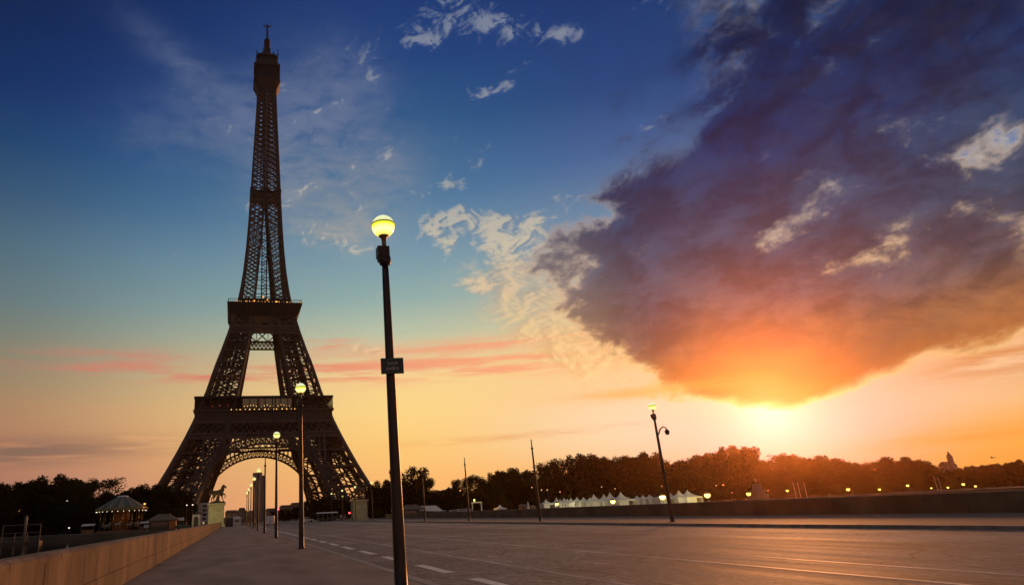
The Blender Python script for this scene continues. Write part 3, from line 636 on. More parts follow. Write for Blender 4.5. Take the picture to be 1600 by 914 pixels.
# the street sign, mirrored lettering as in the picture
sg = thing('street_sign', 'small dark green street sign with two lines of pale reversed lettering on the nearest lamp', 'sign', (3.13, 12.93, 0), R_(-8))
zc = at(611, 572, 12.95).z
b = MB(); b.box(-.235,.235,-.02,0,zc-.165,zc+.165); b.build('sign_plate', M['sign'], sg)
b = MB()
for x0, x1, z0, z1 in ((-.225,.225,.145,.152),(-.225,.225,-.152,-.145),(-.225,-.218,-.145,.145),(.218,.225,-.145,.145)): b.box(x0,x1,-.0235,-.0205,zc+z0,zc+z1)
for x in (-.205,.205):
    for z_ in (-.132,.132): b.lathe([(.007,0),(.007,.004)], 8, (x,-.022,zc+z_))
b.build('sign_border', mat('sign_border', (.12,.16,.12), .5), sg)
def words(txt, size, z_):
    cu = bpy.data.curves.new('lettering', 'FONT'); cu.body = txt; cu.size = size; cu.align_x = 'CENTER'; cu.align_y = 'CENTER'; cu.extrude = .002
    tmp = bpy.data.objects.new('lettering', cu); COL.objects.link(tmp)
    me = bpy.data.meshes.new_from_object(tmp.evaluated_get(bpy.context.evaluated_depsgraph_get())); bpy.data.objects.remove(tmp)
    for v in me.vertices: x, y, z0 = v.co; v.co = (-x, -.024-z0*.5, zc+z_+y)
    me.materials.clear(); me.materials.append(M['letters'])
    o = bpy.data.objects.new('lettering', me); COL.objects.link(o); o.parent = sg
words('PONT', .085, .045); words("D'I\u00c9NA", .085, -.06)
b = MB()
for z_ in (-.1,.1): b.lathe([(.1,zc+z_-.012),(.1,zc+z_+.012)], 18, (0,.18,0), cap=False)
b.box(-.03,.03,.0,.1,zc-.12,zc+.12); b.build('clamp', M['steel'], sg)

# ------------------------------------------------------------------ skinned figures
def skin(name, ma, nodes, parent=None, lvl=2):
    """nodes: key -> (parent key or None, (x,y,z), radius)"""
    import bmesh
    bm = bmesh.new(); ly = bm.verts.layers.skin.verify(); vv = {}
    for k, (p, co, r) in nodes.items():
        v = bm.verts.new(co); rr = r if isinstance(r, tuple) else (r, r); v[ly].radius = rr; v[ly].use_root = p is None; vv[k] = v
        if p: bm.edges.new((vv[p], v))
    me = bpy.data.meshes.new(name); bm.to_mesh(me); bm.free(); o = bpy.data.objects.new(name, me); COL.objects.link(o)
    o.modifiers.new('skin', 'SKIN').use_smooth_shade = True; s_ = o.modifiers.new('sub', 'SUBSURF'); s_.levels = s_.render_levels = lvl
    dg = bpy.context.evaluated_depsgraph_get(); m2 = bpy.data.meshes.new_from_object(o.evaluated_get(dg)); m2.name = name
    o.modifiers.clear(); o.data = m2; bpy.data.meshes.remove(me); m2.materials.clear(); m2.materials.append(ma)
    if parent: o.parent = parent
    return o
def horse_nodes():
    n = {'hip': (None,(-.66,0,1.42),(.4,.42)), 'belly': ('hip',(-.1,0,1.36),(.38,.42)), 'chest': ('belly',(.46,0,1.46),(.38,.46)), 'nb': ('chest',(.72,0,1.86),(.24,.36)),
         'nm': ('nb',(.82,0,2.22),(.19,.28)), 'poll': ('nm',(.96,0,2.46),(.15,.2)), 'head': ('poll',(1.16,0,2.34),(.13,.18)), 'muz': ('head',(1.3,0,2.06),(.1,.12)),
         'ta': ('hip',(-1.0,0,1.72),.1), 'tb': ('ta',(-1.26,0,1.74),.14), 'tc': ('tb',(-1.38,0,1.4),.16), 'td': ('tc',(-1.32,0,.95),.08)}
    for s, y in (('l',.2),('r',-.2)):
        dx_ = .14 if s == 'l' else -.2
        n['h1'+s] = ('hip',(-.68+dx_*.3,y,1.08),(.24,.28)); n['h2'+s] = ('h1'+s,(-.52+dx_*.7,y,.84),.16); n['h3'+s] = ('h2'+s,(-.86+dx_,y,.5),.09); n['h4'+s] = ('h3'+s,(-.76+dx_,y,.14),.075); n['h5'+s] = ('h4'+s,(-.7+dx_,y,.0),.1)
    n['f1l'] = ('chest',(.58,.2,1.08),.18); n['f2l'] = ('f1l',(.7,.2,.62),.095); n['f3l'] = ('f2l',(.86,.2,.16),.07); n['f4l'] = ('f3l',(.92,.2,0),.1)
    n['f1r'] = ('chest',(.7,-.2,1.16),.18); n['f2r'] = ('f1r',(1.16,-.2,1.12),.105); n['f3r'] = ('f2r',(1.2,-.2,.68),.07); n['f4r'] = ('f3r',(1.08,-.2,.54),.09)
    return n
def person_nodes(step=.1, arm=.1):
    n = {'pel': (None,(0,0,.95),(.15,.11)), 'waist': ('pel',(0,0,1.12),(.14,.105)), 'chest': ('waist',(0,0,1.34),(.18,.12)), 'neck': ('chest',(0,0,1.5),.06), 'jaw': ('neck',(0,-.02,1.58),.075), 'head': ('jaw',(0,-.01,1.68),.095), 'nose': ('jaw',(0,-.1,1.6),.022)}
    for s, x in (('l',-1),('r',1)):
        st_ = step*x
        n['th'+s] = ('pel',(x*.1,st_*.3,.82),.095); n['kn'+s] = ('th'+s,(x*.1,st_*.8-.02,.48),.065); n['an'+s] = ('kn'+s,(x*.1,st_*1.2+.02,.09),.045); n['toe'+s] = ('an'+s,(x*.11,st_*1.2-.15,.035),.04)
        n['sh'+s] = ('chest',(x*.2,0,1.41),.065); n['el'+s] = ('sh'+s,(x*.26,-st_*.6,1.14),.048); n['wr'+s] = ('el'+s,(x*.26,-st_*1.2-arm*.5,.92),.036); n['ha'+s] = ('wr'+s,(x*.255,-st_*1.3-arm*.6,.82),.034)
    return n
def pedestal(label, x, y, w, d, h):
    t = thing('pedestal', label, 'pedestal', (x, y, 0))
    b = MB(); b.box(-w/2-.25,w/2+.25,-d/2-.25,d/2+.25,-.3,.55); b.build('plinth', M['stone'], t)
    b = MB(); nrow = 6
    for r in range(nrow):
        z0 = .55+(h-1.15)*r/nrow; z1 = .55+(h-1.15)*(r+1)/nrow
        b.box(-w/2,w/2,-d/2,d/2,z0+.012,z1-.012); b.box(-w/2+.03,w/2-.03,-d/2+.03,d/2-.03,z1-.012,z1+.012)
    b.build('shaft', M['stone'], t)
    b = MB(); b.frustum((w/2,d/2,h-.6),(w/2+.35,d/2+.35,h-.3)); b.box(-w/2-.38,w/2+.38,-d/2-.38,d/2+.38,h-.298,h); b.build('cornice', M['stone'], t)
    return t
def horse_statue(label, x, y, z_, flip=1, rz=0):
    t = thing('horse_statue', label, 'statue', (x, y, z_), rz)
    t.scale = (1.5*flip, 1.5, 1.5)
    h = skin('horse', M['bronze'], horse_nodes(), t); h.location = (0,0,.28)
    b = MB(); b.box(-1.25,1.25,-.55,.55,0,.2); b.frustum((1.15,.5,.2),(1.0,.42,.3)); b.build('statue_base', M['bronze'], t)
    b = MB(); b.tube([(-.1,0,.25),(.0,.05,.7),(.05,0,1.15)], [.42,.3,.28], 9); b.build('support_rock', M['bronze'], t)
    w = skin('warrior', M['bronze'], person_nodes(.12,.2), t); w.location = (.15,-.55,.28); w.scale = (1.08,)*3; w.rotation_euler = (0,0,R_(60))
    for s in (-.06,.06):
        b = MB(); b.lathe([(.04,0),(.035,.08),(.004,.17)], 6, (.95,s*1.3,2.86)); b.build('ear', M['bronze'], t)
    b = MB(); b.tube([(.98,0,2.92),(.78,0,2.86),(.6,0,2.6),(.48,0,2.25)], [.05,.1,.12,.06], 7); b.build('mane', M['bronze'], t)
    return t
pedestal('pale lit stone pedestal carrying the horse statue, at the end of the left parapet', -4.15, 176.5, 3.7, 3.6, 5.55)
horse_statue('bronze striding horse with a warrior on the pale lit pedestal', -3.9, 176.3, 5.55)
pedestal('grey stone pedestal at the far end of the distant parapet, before the tower foot', 32.0, 177, 3.7, 3.6, 4.9)
horse_statue('dark bronze horse with a warrior on the far right pedestal, lost against trees', 32.1, 177, 4.9, -1)

# ------------------------------------------------------------------ things round the end of the bridge
def person(label, x, y, z_, shirt, rz=0, step=.12, sc_=1.0):
    t = thing('person', label, 'person', (x, y, z_), rz); t.scale = (sc_,)*3
    skin('body', M['skin'], person_nodes(step), t)
    n = person_nodes(step); keep = ('pel','waist','chest','shl','ell','shr','elr')
    skin('shirt', shirt, {k: (v[0], v[1], tuple(q*1.13 for q in (v[2] if isinstance(v[2], tuple) else (v[2],)*2))) for k, v in n.items() if k in keep}, t)
    keep = ('pel','thl','knl','anl','thr','knr','anr')
    skin('trousers', M['dark'], {k: (v[0], v[1], tuple(q*1.15 for q in (v[2] if isinstance(v[2], tuple) else (v[2],)*2))) for k, v in n.items() if k in keep}, t)
    b = MB(); b.ball((0,.015,1.7), .112, 10, -.15, 1.0); b.build('hair', M['hair'], t)
    return t
for px, py, Y, sh_, rz, w in ((318,818,174,'white2',20,'person in a pale shirt beyond the left parapet by the horse pedestal'),(292,817,182,'red',-60,'person in a red top beside the white portal on the left quay'),
        (551,810,172,'blue',90,'person in dark blue left of the far pedestal'),(540,811,176,'red',-90,'person in a red top among the crowd left of the far pedestal'),(533,811,178,'white2',10,'person in a white shirt left of the red topped one'),
        (482,812,180,'blue',40,'person in dark blue standing by the right tower foot road'),(398,818,118,'red',80,'person walking between the lamps far along the left pavement')):
    p = at(px, py, Y); person(w, p.x, Y, 0 if px == 398 else RD if px > 400 else GR, M[sh_], R_(rz))
def vehicle(name, label, cat, x, y, rz, L_, W, H, paint_, kind, z_=RD):
    t = thing(name, label, cat, (x, y, z_), rz)
    b = MB(); c = .28
    if kind == 'van':
        pr = [(-L_/2,.3),(L_/2,.3),(L_/2,.95),(L_/2-.35,1.15),(L_/2-1.1,H),(-L_/2+.1,H),(-L_/2,H-.2)]
    else:
        pr = [(-L_/2,.28),(L_/2,.28),(L_/2,.66),(L_/2-.15,.78),(L_/2-1.15,.92),(L_/2-1.75,H),(-L_/2+1.0,H),(-L_/2+.3,.98),(-L_/2,.92)]
    n = len(pr); vs_ = []
    for s in (-1,1):
        for x_, zz_ in pr: k = W/2*(1 - .12*max(0,(zz_-.95))/max(H-.95,.1)); vs_.append((x_, s*k, zz_))
    b.add(vs_, [tuple(range(n)), tuple(range(2*n-1,n-1,-1))] + [(i,n+i,n+(i+1)%n,(i+1)%n) for i in range(n)]); b.build('body', paint_, t)
    b = MB()
    z0, z1 = (1.0, H-.12) if kind != 'van' else (1.2, H-.25)
    x0, x1 = (-L_/2+.75, L_/2-1.5) if kind != 'van' else (L_/2-2.1, L_/2-1.05)
    for s in (-1,1):
        k = W/2*.98+.012; k2 = W/2*.89+.012
        b.add([(x0-.2,s*k,z0),(x1+.35,s*k,z0),(x1-.1,s*k2,z1),(x0+.15,s*k2,z1)], [(0,1,2,3)])
    b.build('side_window', M['glazing'], t)
    b = MB()
    if kind == 'van': b.add([(L_/2-.42,-W*.42,1.22),(L_/2-.42,W*.42,1.22),(L_/2-1.02,W*.4,H-.12),(L_/2-1.02,-W*.4,H-.12)], [(0,1,2,3)])
    else: b.add([(L_/2-1.16,-W*.42,.95),(L_/2-1.16,W*.42,.95),(L_/2-1.7,W*.38,H-.06),(L_/2-1.7,-W*.38,H-.06)], [(0,1,2,3)])
    ob_ = b.build('windscreen', M['glazing'], t); ob_.location = (.02,0,.02)
    for sx in (-1,1):
        for sy in (-1,1):
            b = MB(); vs_ = []
            for yy in (-.1,.1):
                for k in range(16): vs_.append((sx*(L_/2-.8)+.32*math.cos(k*math.pi/8), sy*(W/2-.08)+yy, .32+.32*math.sin(k*math.pi/8)))
            b.add(vs_, [tuple(range(15,-1,-1)), tuple(range(16,32))]+[(k,(k+1)%16,16+(k+1)%16,16+k) for k in range(16)]); b.build('wheel', M['tyre'], t)
    for sy in (-1,1):
        b = MB(); b.box(-L_/2-.02,-L_/2+.02,sy*W*.42-.1,sy*W*.42+.1,.62,.8); b.build('tail_light', M['dimred'], t)
        b = MB(); b.box(L_/2-.04,L_/2+.02,sy*W*.38-.14,sy*W*.38+.14,.55,.7); b.build('headlight', M['white2'], t)
    return t
p = at(424, 812, 165); vehicle('van', 'small white van on the road seen between the second and third lamps', 'van', p.x, 165, R_(80), 4.6, 1.9, 2.1, M['white2'], 'van')
p = at(285, 822, 182); vehicle('parked_car', 'dark green car parked on the left quay beside the kiosk', 'car', p.x, 187, R_(5), 4.3, 1.75, 1.45, M['green'], 'car', GR)
p = at(484, 809, 190); vehicle('parked_car', 'pale car parked beyond the road by the long white awning', 'car', p.x, 200, R_(15), 4.3, 1.75, 1.45, M['white2'], 'car', GR)
p = at(698, 797, 190); vehicle('parked_car', 'white car beside the sloping end of the white marquee', 'car', p.x, 192, R_(-20), 4.2, 1.75, 1.5, M['white2'], 'car', GR)

def kiosk(label, px, Y, w, d, h, side=None, roof_=None):
    p = at(px, 800, Y); t = thing('kiosk', label, 'kiosk', (p.x, Y, GR))
    b = MB(); b.box(-w/2,w/2,-d/2,d/2,0,h*.62); b.build('wall', M['dark'], t)
    b = MB(); b.frustum((w/2+.6,d/2+.6,h*.62),(w*.3,d*.3,h*.9)); b.frustum((w*.28,d*.28,h*.9),(w*.24,d*.24,h)); b.box(-w/2-.6,w/2+.6,-d/2-.6,d/2+.6,h*.58,h*.62-.003); b.build('roof', roof_ or M['roof'], t)
    if side: b = MB(); b.box(w/2-1.6,w/2-.1,-d/2-.06,-d/2-.004,.2,h*.56); b.build('shutter', side, t)
    b = MB(); b.box(-w/2+.5,w/2-2.0,-d/2-.05,-d/2-.004,1.0,h*.5); b.build('counter_window', M['glazing'], t)
    return t
kiosk('low kiosk with a hipped roof and orange shutter on the left quay', 256, 190, 6.6, 4, 4.0, M['orange'])
kiosk('dark kiosk with a hipped roof beside the white marquee', 643, 196, 6.0, 4, 3.6)
def sign_panel(label, px, Y, w, h, z0):
    p = at(px, 810, Y); t = thing('notice_panel', label, 'notice board', (p.x, Y, GR))
    b = MB(); b.box(-w/2,w/2,-.06,.06,z0,z0+h); b.build('panel', M['white2'], t)
    b = MB(); b.beam((-w*.4,0,0),(-w*.4,0,z0),.1); b.beam((w*.4,0,0),(w*.4,0,z0),.1); b.build('post', M['dark'], t)
sign_panel('plain white panel on posts right of the orange shuttered kiosk', 283, 192, 1.6, .8, 2.1)
sign_panel('low white panel in front of the carousel', 233, 196, 2.4, .8, .7)
p = at(306.5, 812, 184); t = thing('white_portal', 'white arched doorway frame standing on the left quay', 'portal', (p.x, 184, GR))
b = MB(); b.box(-.95,-.6,-.3,.3,0,2.9); b.box(.6,.95,-.3,.3,0,2.9); b.build('jamb', M['white2'], t)
b = MB(); b.box(-.95,.95,-.3,.3,2.903,3.4); n = 8
b.add([(-.6+.0,-.31,2.3)]+[(-.6*math.cos(k*math.pi/n/1), -.31, 2.3+.6*math.sin(k*math.pi/n)) for k in range(n+1)]+[(.6,-.31,2.9),(-.6,-.31,2.9)], [tuple(range(1,n+4))]); b.build('arch_head', M['white2'], t)
b = MB(); b.box(-.597,.597,.1,.15,0,2.6); b.build('door_leaf', M['dark'], t)
p = at(358.5, 816, 160); t = thing('utility_cabinet', 'black street cabinet at the far end of the left pavement', 'cabinet', (p.x, 160, 0))
b = MB(); b.box(-.8,.8,-.4,.4,.08,1.75); b.frustum((.86,.46,1.752),(.8,.38,1.85)); b.build('body', M['dark'], t); b = MB(); b.box(-.85,.85,-.45,.45,0,.078); b.build('base', M['masonry'], t)
b = MB(); b.box(-.02,.02,-.42,-.404,.2,1.6); b.box(.1,.16,-.43,-.404,.8,1.0); b.build('door_seam', M['steel'], t)
p = at(370, 815, 164); t = thing('ticket_booth', 'pale booth beside the black cabinet at the far end of the pavement', 'booth', (p.x, 164, 0))
b = MB(); b.box(-.9,.9,-.6,.6,.0,1.9); b.build('wall', M['white2'], t); b = MB(); b.frustum((1.0,.7,1.903),(.7,.4,2.15)); b.build('roof', M['white2'], t); b = MB(); b.box(-.5,.5,-.63,-.603,.9,1.5); b.build('window', M['glazing'], t)
# traffic lights
def traffic_light(label, px, py, Y):
    p = at(px, py, Y); t = thing('traffic_light', label, 'traffic light', (p.x, Y, RD))
    z_ = p.z-RD
    b = MB(); b.lathe([(.1,0),(.07,.3),(.06,z_-.4)], 10); b.build('pole', M['dark'], t)
    b = MB(); b.box(-.17,.17,-.02,.2,z_-.85,z_+.28); b.build('housing', M['dark'], t)
    for j, mm in ((0,M['redl']),(1,M['dark']),(2,M['dark'])):
        b = MB(); b.ball((0,-.03,z_-.35*j), .24 if j == 0 else .13, 10); b.build('lens', mm, t)
traffic_light('traffic light showing red beside the third lamp pole', 434.5, 795, 150)
traffic_light('small traffic light showing red left of the far pedestal', 546, 801, 182)
# long white awning beyond the road
p, q = at(495, 805, 195), at(527, 805, 195); t = thing('awning_stall', 'long flat white awning on posts before the right tower foot', 'awning', ((p.x+q.x)/2, 195, GR)); w = q.x-p.x
b = MB(); b.frustum((w/2,1.6,2.25),(w/2-.2,1.2,2.55)); b.build('canopy', M['white'], t)
for i in range(5): b = MB(); b.beam((-w/2+.2+i*(w-.4)/4,-1.4,0),(-w/2+.2+i*(w-.4)/4,-1.4,2.25),.12); b.build('post', M['steel'], t)
b = MB(); b.box(-w/2+.5,w/2-.5,-.6,.4,0,1.0); b.build('counter', M['dark'], t)
# marquee, containers, pergola, gazebo, sheds, parasol
p, q = at(655, 800, 194), at(694, 800, 194); w = q.x-p.x; t = thing('marquee', 'long white marquee with a sloping right end beside the dark kiosk', 'marquee', ((p.x+q.x)/2, 196, GR))
b = MB(); b.add([(-w/2,-2.5,1.7),(w/2,-2.5,1.2),(w/2,2.5,1.2),(-w/2,2.5,1.7),(-w/2,-1.2,3.0),(w/2-2.2,-1.2,3.0),(w/2-2.2,1.2,3.0),(-w/2,1.2,3.0)], [(0,1,5,4),(1,2,6,5),(2,3,7,6),(3,0,4,7),(4,5,6,7),(3,2,1,0)]); b.build('roof', M['white'], t)
b = MB(); b.box(-w/2+.1,w/2-1.2,-2.3,2.3,0,1.15); b.build('side_wall', M['dark'], t)
for i in range(4): b = MB(); x = -w/2+.2+i*(w-.6)/3; b.beam((x,-2.4,0),(x,-2.4,1.5-.12*i),.1); b.build('post', M['steel'], t)
for i, (a, c, tp, w_) in enumerate(((703,714,796.5,'leftmost of three low white containers before the trees'),(714.5,726,795,'middle one of three low white containers before the trees'),(726.5,737.5,794.5,'rightmost of three low white containers, next to the pergola'))):
    p, q = at(a, tp, 190), at(c, tp, 190); t = thing('container', w_, 'container', ((p.x+q.x)/2, 190, GR), 0, 'low white containers'); w = q.x-p.x; h = p.z-GR
    b = MB(); b.box(-w/2,w/2,-1,1,.15,h); b.build('body', M['white2'], t); b = MB(); b.box(-w/2+.15,w/2-.15,-1.06,-1.003,h-.5,h-.12); b.build('vent_strip', M['steel'], t)
    b = MB(); b.box(-w/2+.1,-w/2+.4,-.8,.8,0,.148); b.box(w/2-.4,w/2-.1,-.8,.8,0,.148); b.build('skid', M['dark'], t)
p, q = at(736.5, 784, 196), at(752, 784, 196); w = q.x-p.x; h = p.z-GR; t = thing('pergola', 'white open frame with a lit lamp on top, before the orange lit trunks', 'frame', ((p.x+q.x)/2, 196, GR))
b = MB(); b.box(-w/2,w/2,-.3,.3,h-.35,h); b.build('beam', M['white2'], t)
for x in (-w/2+.15,w/2-.15):
    for y in (-.2,): b = MB(); b.beam((x,y,0),(x,y,h-.35),.24); b.build('post', M['white2'], t)
b = MB(); b.lathe([(.06,h),(.06,h+.3)], 6, (-.6,0,0)); b.ball((-.6,0,h+.5), .3, 8); b.build('lamp', M['flood'], t)
def gazebo(label, px, py, pb, Y, w, group=None, name='gazebo'):
    p = at(px, py, Y); t = thing(name, label, 'tent', (p.x, Y, GR), 0, group); h = p.z-GR; e = 2.0 if h > 3 else h*.55
    b = MB(); b.lathe([(w*.72,e),(w*.68,e+.02),(w*.38,e+(h-e)*.2),(w*.18,e+(h-e)*.45),(w*.07,e+(h-e)*.75),(.03,h)], 4, a0=math.pi/4, smooth=False, cap=False); b.build('canopy', M['white'], t)
    b = MB()
    for s in (-1,1): b.box(-w*.5,w*.5,s*w*.5-.02,s*w*.5+.02,e-.35,e-.003); b.box(s*w*.5-.02,s*w*.5+.02,-w*.5+.03,w*.5-.03,e-.35,e-.003)
    b.build('valance', M['white'], t)
    for sx in (-1,1):
        for sy in (-1,1): q = MB(); q.beam((sx*w*.49,sy*w*.49,0),(sx*w*.49,sy*w*.49,e),.09); q.build('post', M['steel'], t)
    return t
g = gazebo('small open white gazebo right of the orange lit trunks', 781, 788, 800, 192, 3.0)
for a, c, tp, w_ in ((812,820.5,787.5,'pale wooden shed left of the closed parasol'),(827,834,789,'smaller wooden shed right of the closed parasol')):
    p, q = at(a, tp, 194), at(c, tp, 194); t = thing('wooden_shed', w_, 'shed', ((p.x+q.x)/2, 194, GR), 0, 'wooden sheds'); w = q.x-p.x; h = p.z-GR
    b = MB(); b.box(-w/2,w/2,-1,1,0,h*.82); b.build('wall', M['wood'], t); b = MB(); b.frustum((w/2+.15,1.15,h*.823),(w/2-.1,.1,h)); b.build('roof', M['roof'], t); b = MB(); b.box(-.3,.3,-1.04,-1.003,0,h*.7); b.build('door', M['dark'], t)
p = at(824.5, 783, 192); t = thing('closed_parasol', 'closed white parasol between the two wooden sheds', 'parasol', (p.x, 192, GR)); h = p.z-GR
b = MB(); b.lathe([(.05,h),(.2,h-.8),(.42,h-2.2),(.3,h-2.6)][::-1], 10); b.build('canopy', M['white'], t); b = MB(); b.lathe([(.3,0),(.3,.1),(.05,.12),(.04,h-2.4)], 8); b.build('pole', M['steel'], t)
# the row of pagoda tents
def pagoda(label, px, py, Y, w):
    t = gazebo(label, px, py, 0, Y, w, 'white pagoda tents', 'pagoda_tent')
    p = at(px, py, Y); h = p.z-GR; e = 2.0 if h > 3 else h*.55
    b = MB(); k = w*.475; b.box(-k,k,k-.02,k+.02,0,e-.36); b.box(-k,-k+.04,-k,k-.03,0,e-.36); b.box(k-.04,k,-k,k-.03,0,e-.36); b.box(-k+.05,k*.25,-k-.02,-k+.02,0,e-.36); b.build('side_wall', M['white'], t)
T_ = [(852.5,779.5,235,4,'leftmost white pagoda tent, small and apart'),(869,776.6,245,4,'second small pagoda tent from the left end'),(875,779.2,240,3,'third pagoda tent from the left end, the lowest of the far row'),(881,777.2,240,4,'fourth pagoda tent from the left end'),
      (886,778.6,236,3.4,'fifth pagoda tent from the left end'),(891.5,777.2,232,4,'sixth pagoda tent from the left end'),(901,776.4,226,4.6,'seventh pagoda tent, before the low bushes'),(911.5,776.4,222,4.6,'eighth pagoda tent from the left end'),(921.5,776.6,218,4.4,'ninth pagoda tent from the left end'),
      (927.3,771.6,212,5,'tall pagoda tent, first of the four tall ones from the left'),(932,776.8,220,4,'low pagoda tent tucked right of the first tall one'),(943,771.2,208,5,'second of the four tall pagoda tents from the left'),(952.5,769,204,5.6,'third of the four tall pagoda tents, by the yellow floodlight'),(969.3,768.2,200,6,'fourth and widest of the four tall pagoda tents'),
      (982.5,776.6,226,3.6,'low pagoda tent just right of the widest tall one'),(994.5,773.6,222,4.6,'first of three mid sized pagoda tents between the tall groups'),(1004,773,220,4.6,'second of three mid sized pagoda tents between the tall groups'),(1014.5,772.2,216,5,'third of three mid sized pagoda tents, left of the bright floodlight'),
      (1033,770.6,205,5,'pagoda tent behind the bright floodlight left of the camera lamp'),(1047.5,769.6,212,4,'pagoda tent hidden by the lamp post with the dome camera'),(1060,765.4,200,5,'left one of the two tall pagoda tents right of the camera lamp'),(1073.6,765,198,6.2,'rightmost tall pagoda tent')]
for px, py, Y, w, la in T_: Yn = 196 + (Y-198)*.4; pagoda(la, px, py, Yn, w*Yn/Y)

# carousel on the left quay
p = at(190, 800, 200); car = thing('carousel', 'round fairground carousel with a striped roof and a string of white bulbs', 'carousel', (p.x, 200, GR))
zt, ze = at(190,774,200).z-GR, at(190,793,200).z-GR; Rr_ = 6.4
b = MB(); n = 24; prf = [(Rr_,ze),(Rr_*.72,ze+(zt-ze)*.34),(Rr_*.42,ze+(zt-ze)*.68),(Rr_*.22,ze+(zt-ze)*.9)]
for k in range(n):
    b.m = k % 2
    a0, a1 = 2*math.pi*k/n, 2*math.pi*(k+1)/n
    for (r0,z0),(r1,z1) in zip(prf, prf[1:]): b.add([(r0*math.cos(a0),r0*math.sin(a0),z0),(r0*math.cos(a1),r0*math.sin(a1),z0),(r1*math.cos(a1),r1*math.sin(a1),z1),(r1*math.cos(a0),r1*math.sin(a0),z1)], [(0,1,2,3)])
rf = b.build('roof', [mat('roof_cream', (.18,.165,.12), .7), mat('roof_green', (.03,.05,.04), .6)], car)
b = MB(); b.lathe([(1.42,zt-.55),(1.5,zt-.25),(1.2,zt-.05),(.7,zt)], 20); b.build('roof_cap', M['white2'], rf)
b = MB(); b.lathe([(Rr_+.02,ze-.75),(Rr_+.12,ze-.1),(Rr_+.05,ze+.05)], 48, cap=False)
for k in range(24): a0 = 2*math.pi*k/24; b.ball((math.cos(a0)*(Rr_+.1),math.sin(a0)*(Rr_+.1),ze-.35), .34, 8)
b.build('rounding_board', mat('gilded_board', (.26,.22,.1), .5, var=.5, scale=2.5), car)
for k in range(15):
    a0 = math.pi*(1+k/14.); b = MB(); b.ball((math.cos(a0)*(Rr_+.05), math.sin(a0)*(Rr_+.05), ze-.95), .1, 6); b.build('bulb', M['bulbw'], car)
b = MB(); b.lathe([(Rr_+.1,0),(Rr_+.1,.35),(Rr_,.4)], 40); b.build('platform', M['wood'], car)
b = MB(); b.lathe([(2.2,.4),(2.2,ze-.3),(2.6,ze)], 16); b.build('centre_drum', mat('drum_panel', (.45,.2,.08), .5, var=.6, scale=1.2), car)
b = MB(); b.lathe([(Rr_,ze-.3),(.5,ze-.25)], 24, cap=False); b.build('soffit', M['wood'], car)
for k in range(14):
    a0 = 2*math.pi*k/14; b = MB(); b.lathe([(.05,.4),(.05,ze-.3)], 8, (math.cos(a0)*5.4,math.sin(a0)*5.4,0)); b.build('pole', mat('brass_pole', (.5,.35,.1), .3, metal=.7) if k == 0 else bpy.data.materials['brass_pole'], car)
hm_ = None
for k in range(10):
    a0 = 2*math.pi*(k+.5)/10
    if hm_ is None: hm_ = skin('carousel_horse', mat('horse_paint', (.5,.45,.38), .4, var=.4), horse_nodes(), car, 1); o = hm_
    else: o = hm_.copy(); COL.objects.link(o)
    o.location = (math.cos(a0)*4.6, math.sin(a0)*4.6, .9+.3*(k % 2)); o.rotation_euler = (0,0,a0+math.pi/2); o.scale = (.62,)*3
# string of pale stalls at the quay
p, q = at(128, 818, 196), at(152, 818, 196)
for i, (a, c, w_) in enumerate(((130,150,'long pale canvas stall left of the carousel'),(219,233,'low pale stall between the carousel and the orange shuttered kiosk'))):
    p, q = at(a, 816, 198), at(c, 816, 198); w = q.x-p.x; t = thing('market_stall', w_, 'stall', ((p.x+q.x)/2, 197, GR))
    b = MB(); b.add([(-w/2,-1.2,1.9),(w/2,-1.2,1.9),(w/2,1.2,2.3),(-w/2,1.2,2.3),(-w/2,-1.2,1.98),(w/2,-1.2,1.98),(w/2,1.2,2.38),(-w/2,1.2,2.38)], [(0,3,2,1),(4,5,6,7),(0,1,5,4),(1,2,6,5),(2,3,7,6),(3,0,4,7)]); b.build('canopy', M['white'], t)
    b = MB(); b.box(-w/2+.2,w/2-.2,-.9,.2,0,.95); b.build('counter', M['wood'], t)
    for x in (-w/2+.1,w/2-.1): b = MB(); b.beam((x,-1.1,0),(x,-1.1,1.9),.09); b.build('post', M['steel'], t)
# landing stage on the river, left
p, q = at(8, 826, 172), at(66, 826, 172); w = q.x-p.x; t = thing('landing_stage', 'floating landing stage with a pale railing and a white mooring post, left on the river', 'pontoon', ((p.x+q.x)/2, 172, WZ))
b = MB(); b.box(-w/2,w/2,-1.5,1.5,-.3,.5); b.build('pontoon', M['dark'], t)
b = MB()
for z_ in (4.1,): b.beam((-w/2,-1.4,z_),(w/2,-1.4,z_),.11)
for x in (-w/2,w/2): b.beam((x,-1.4,.5),(x,-1.4,4.1),.11)
for x in (-w/6,w/6): b.beam((x,-1.4,.5),(x,-1.4,2.4),.1)
b.beam((-w/2,-1.4,2.4),(w/2,-1.4,2.4),.1)
b.build('railing', M['steel'], t)
xx = at(42, 820, 171).x-(p.x+q.x)/2
b = MB(); b.lathe([(.3,-1),(.3,5.6),(.2,6.0),(.05,6.1)], 12, (xx,-2.0,0)); b.build('mooring_post', M['steel'], t)

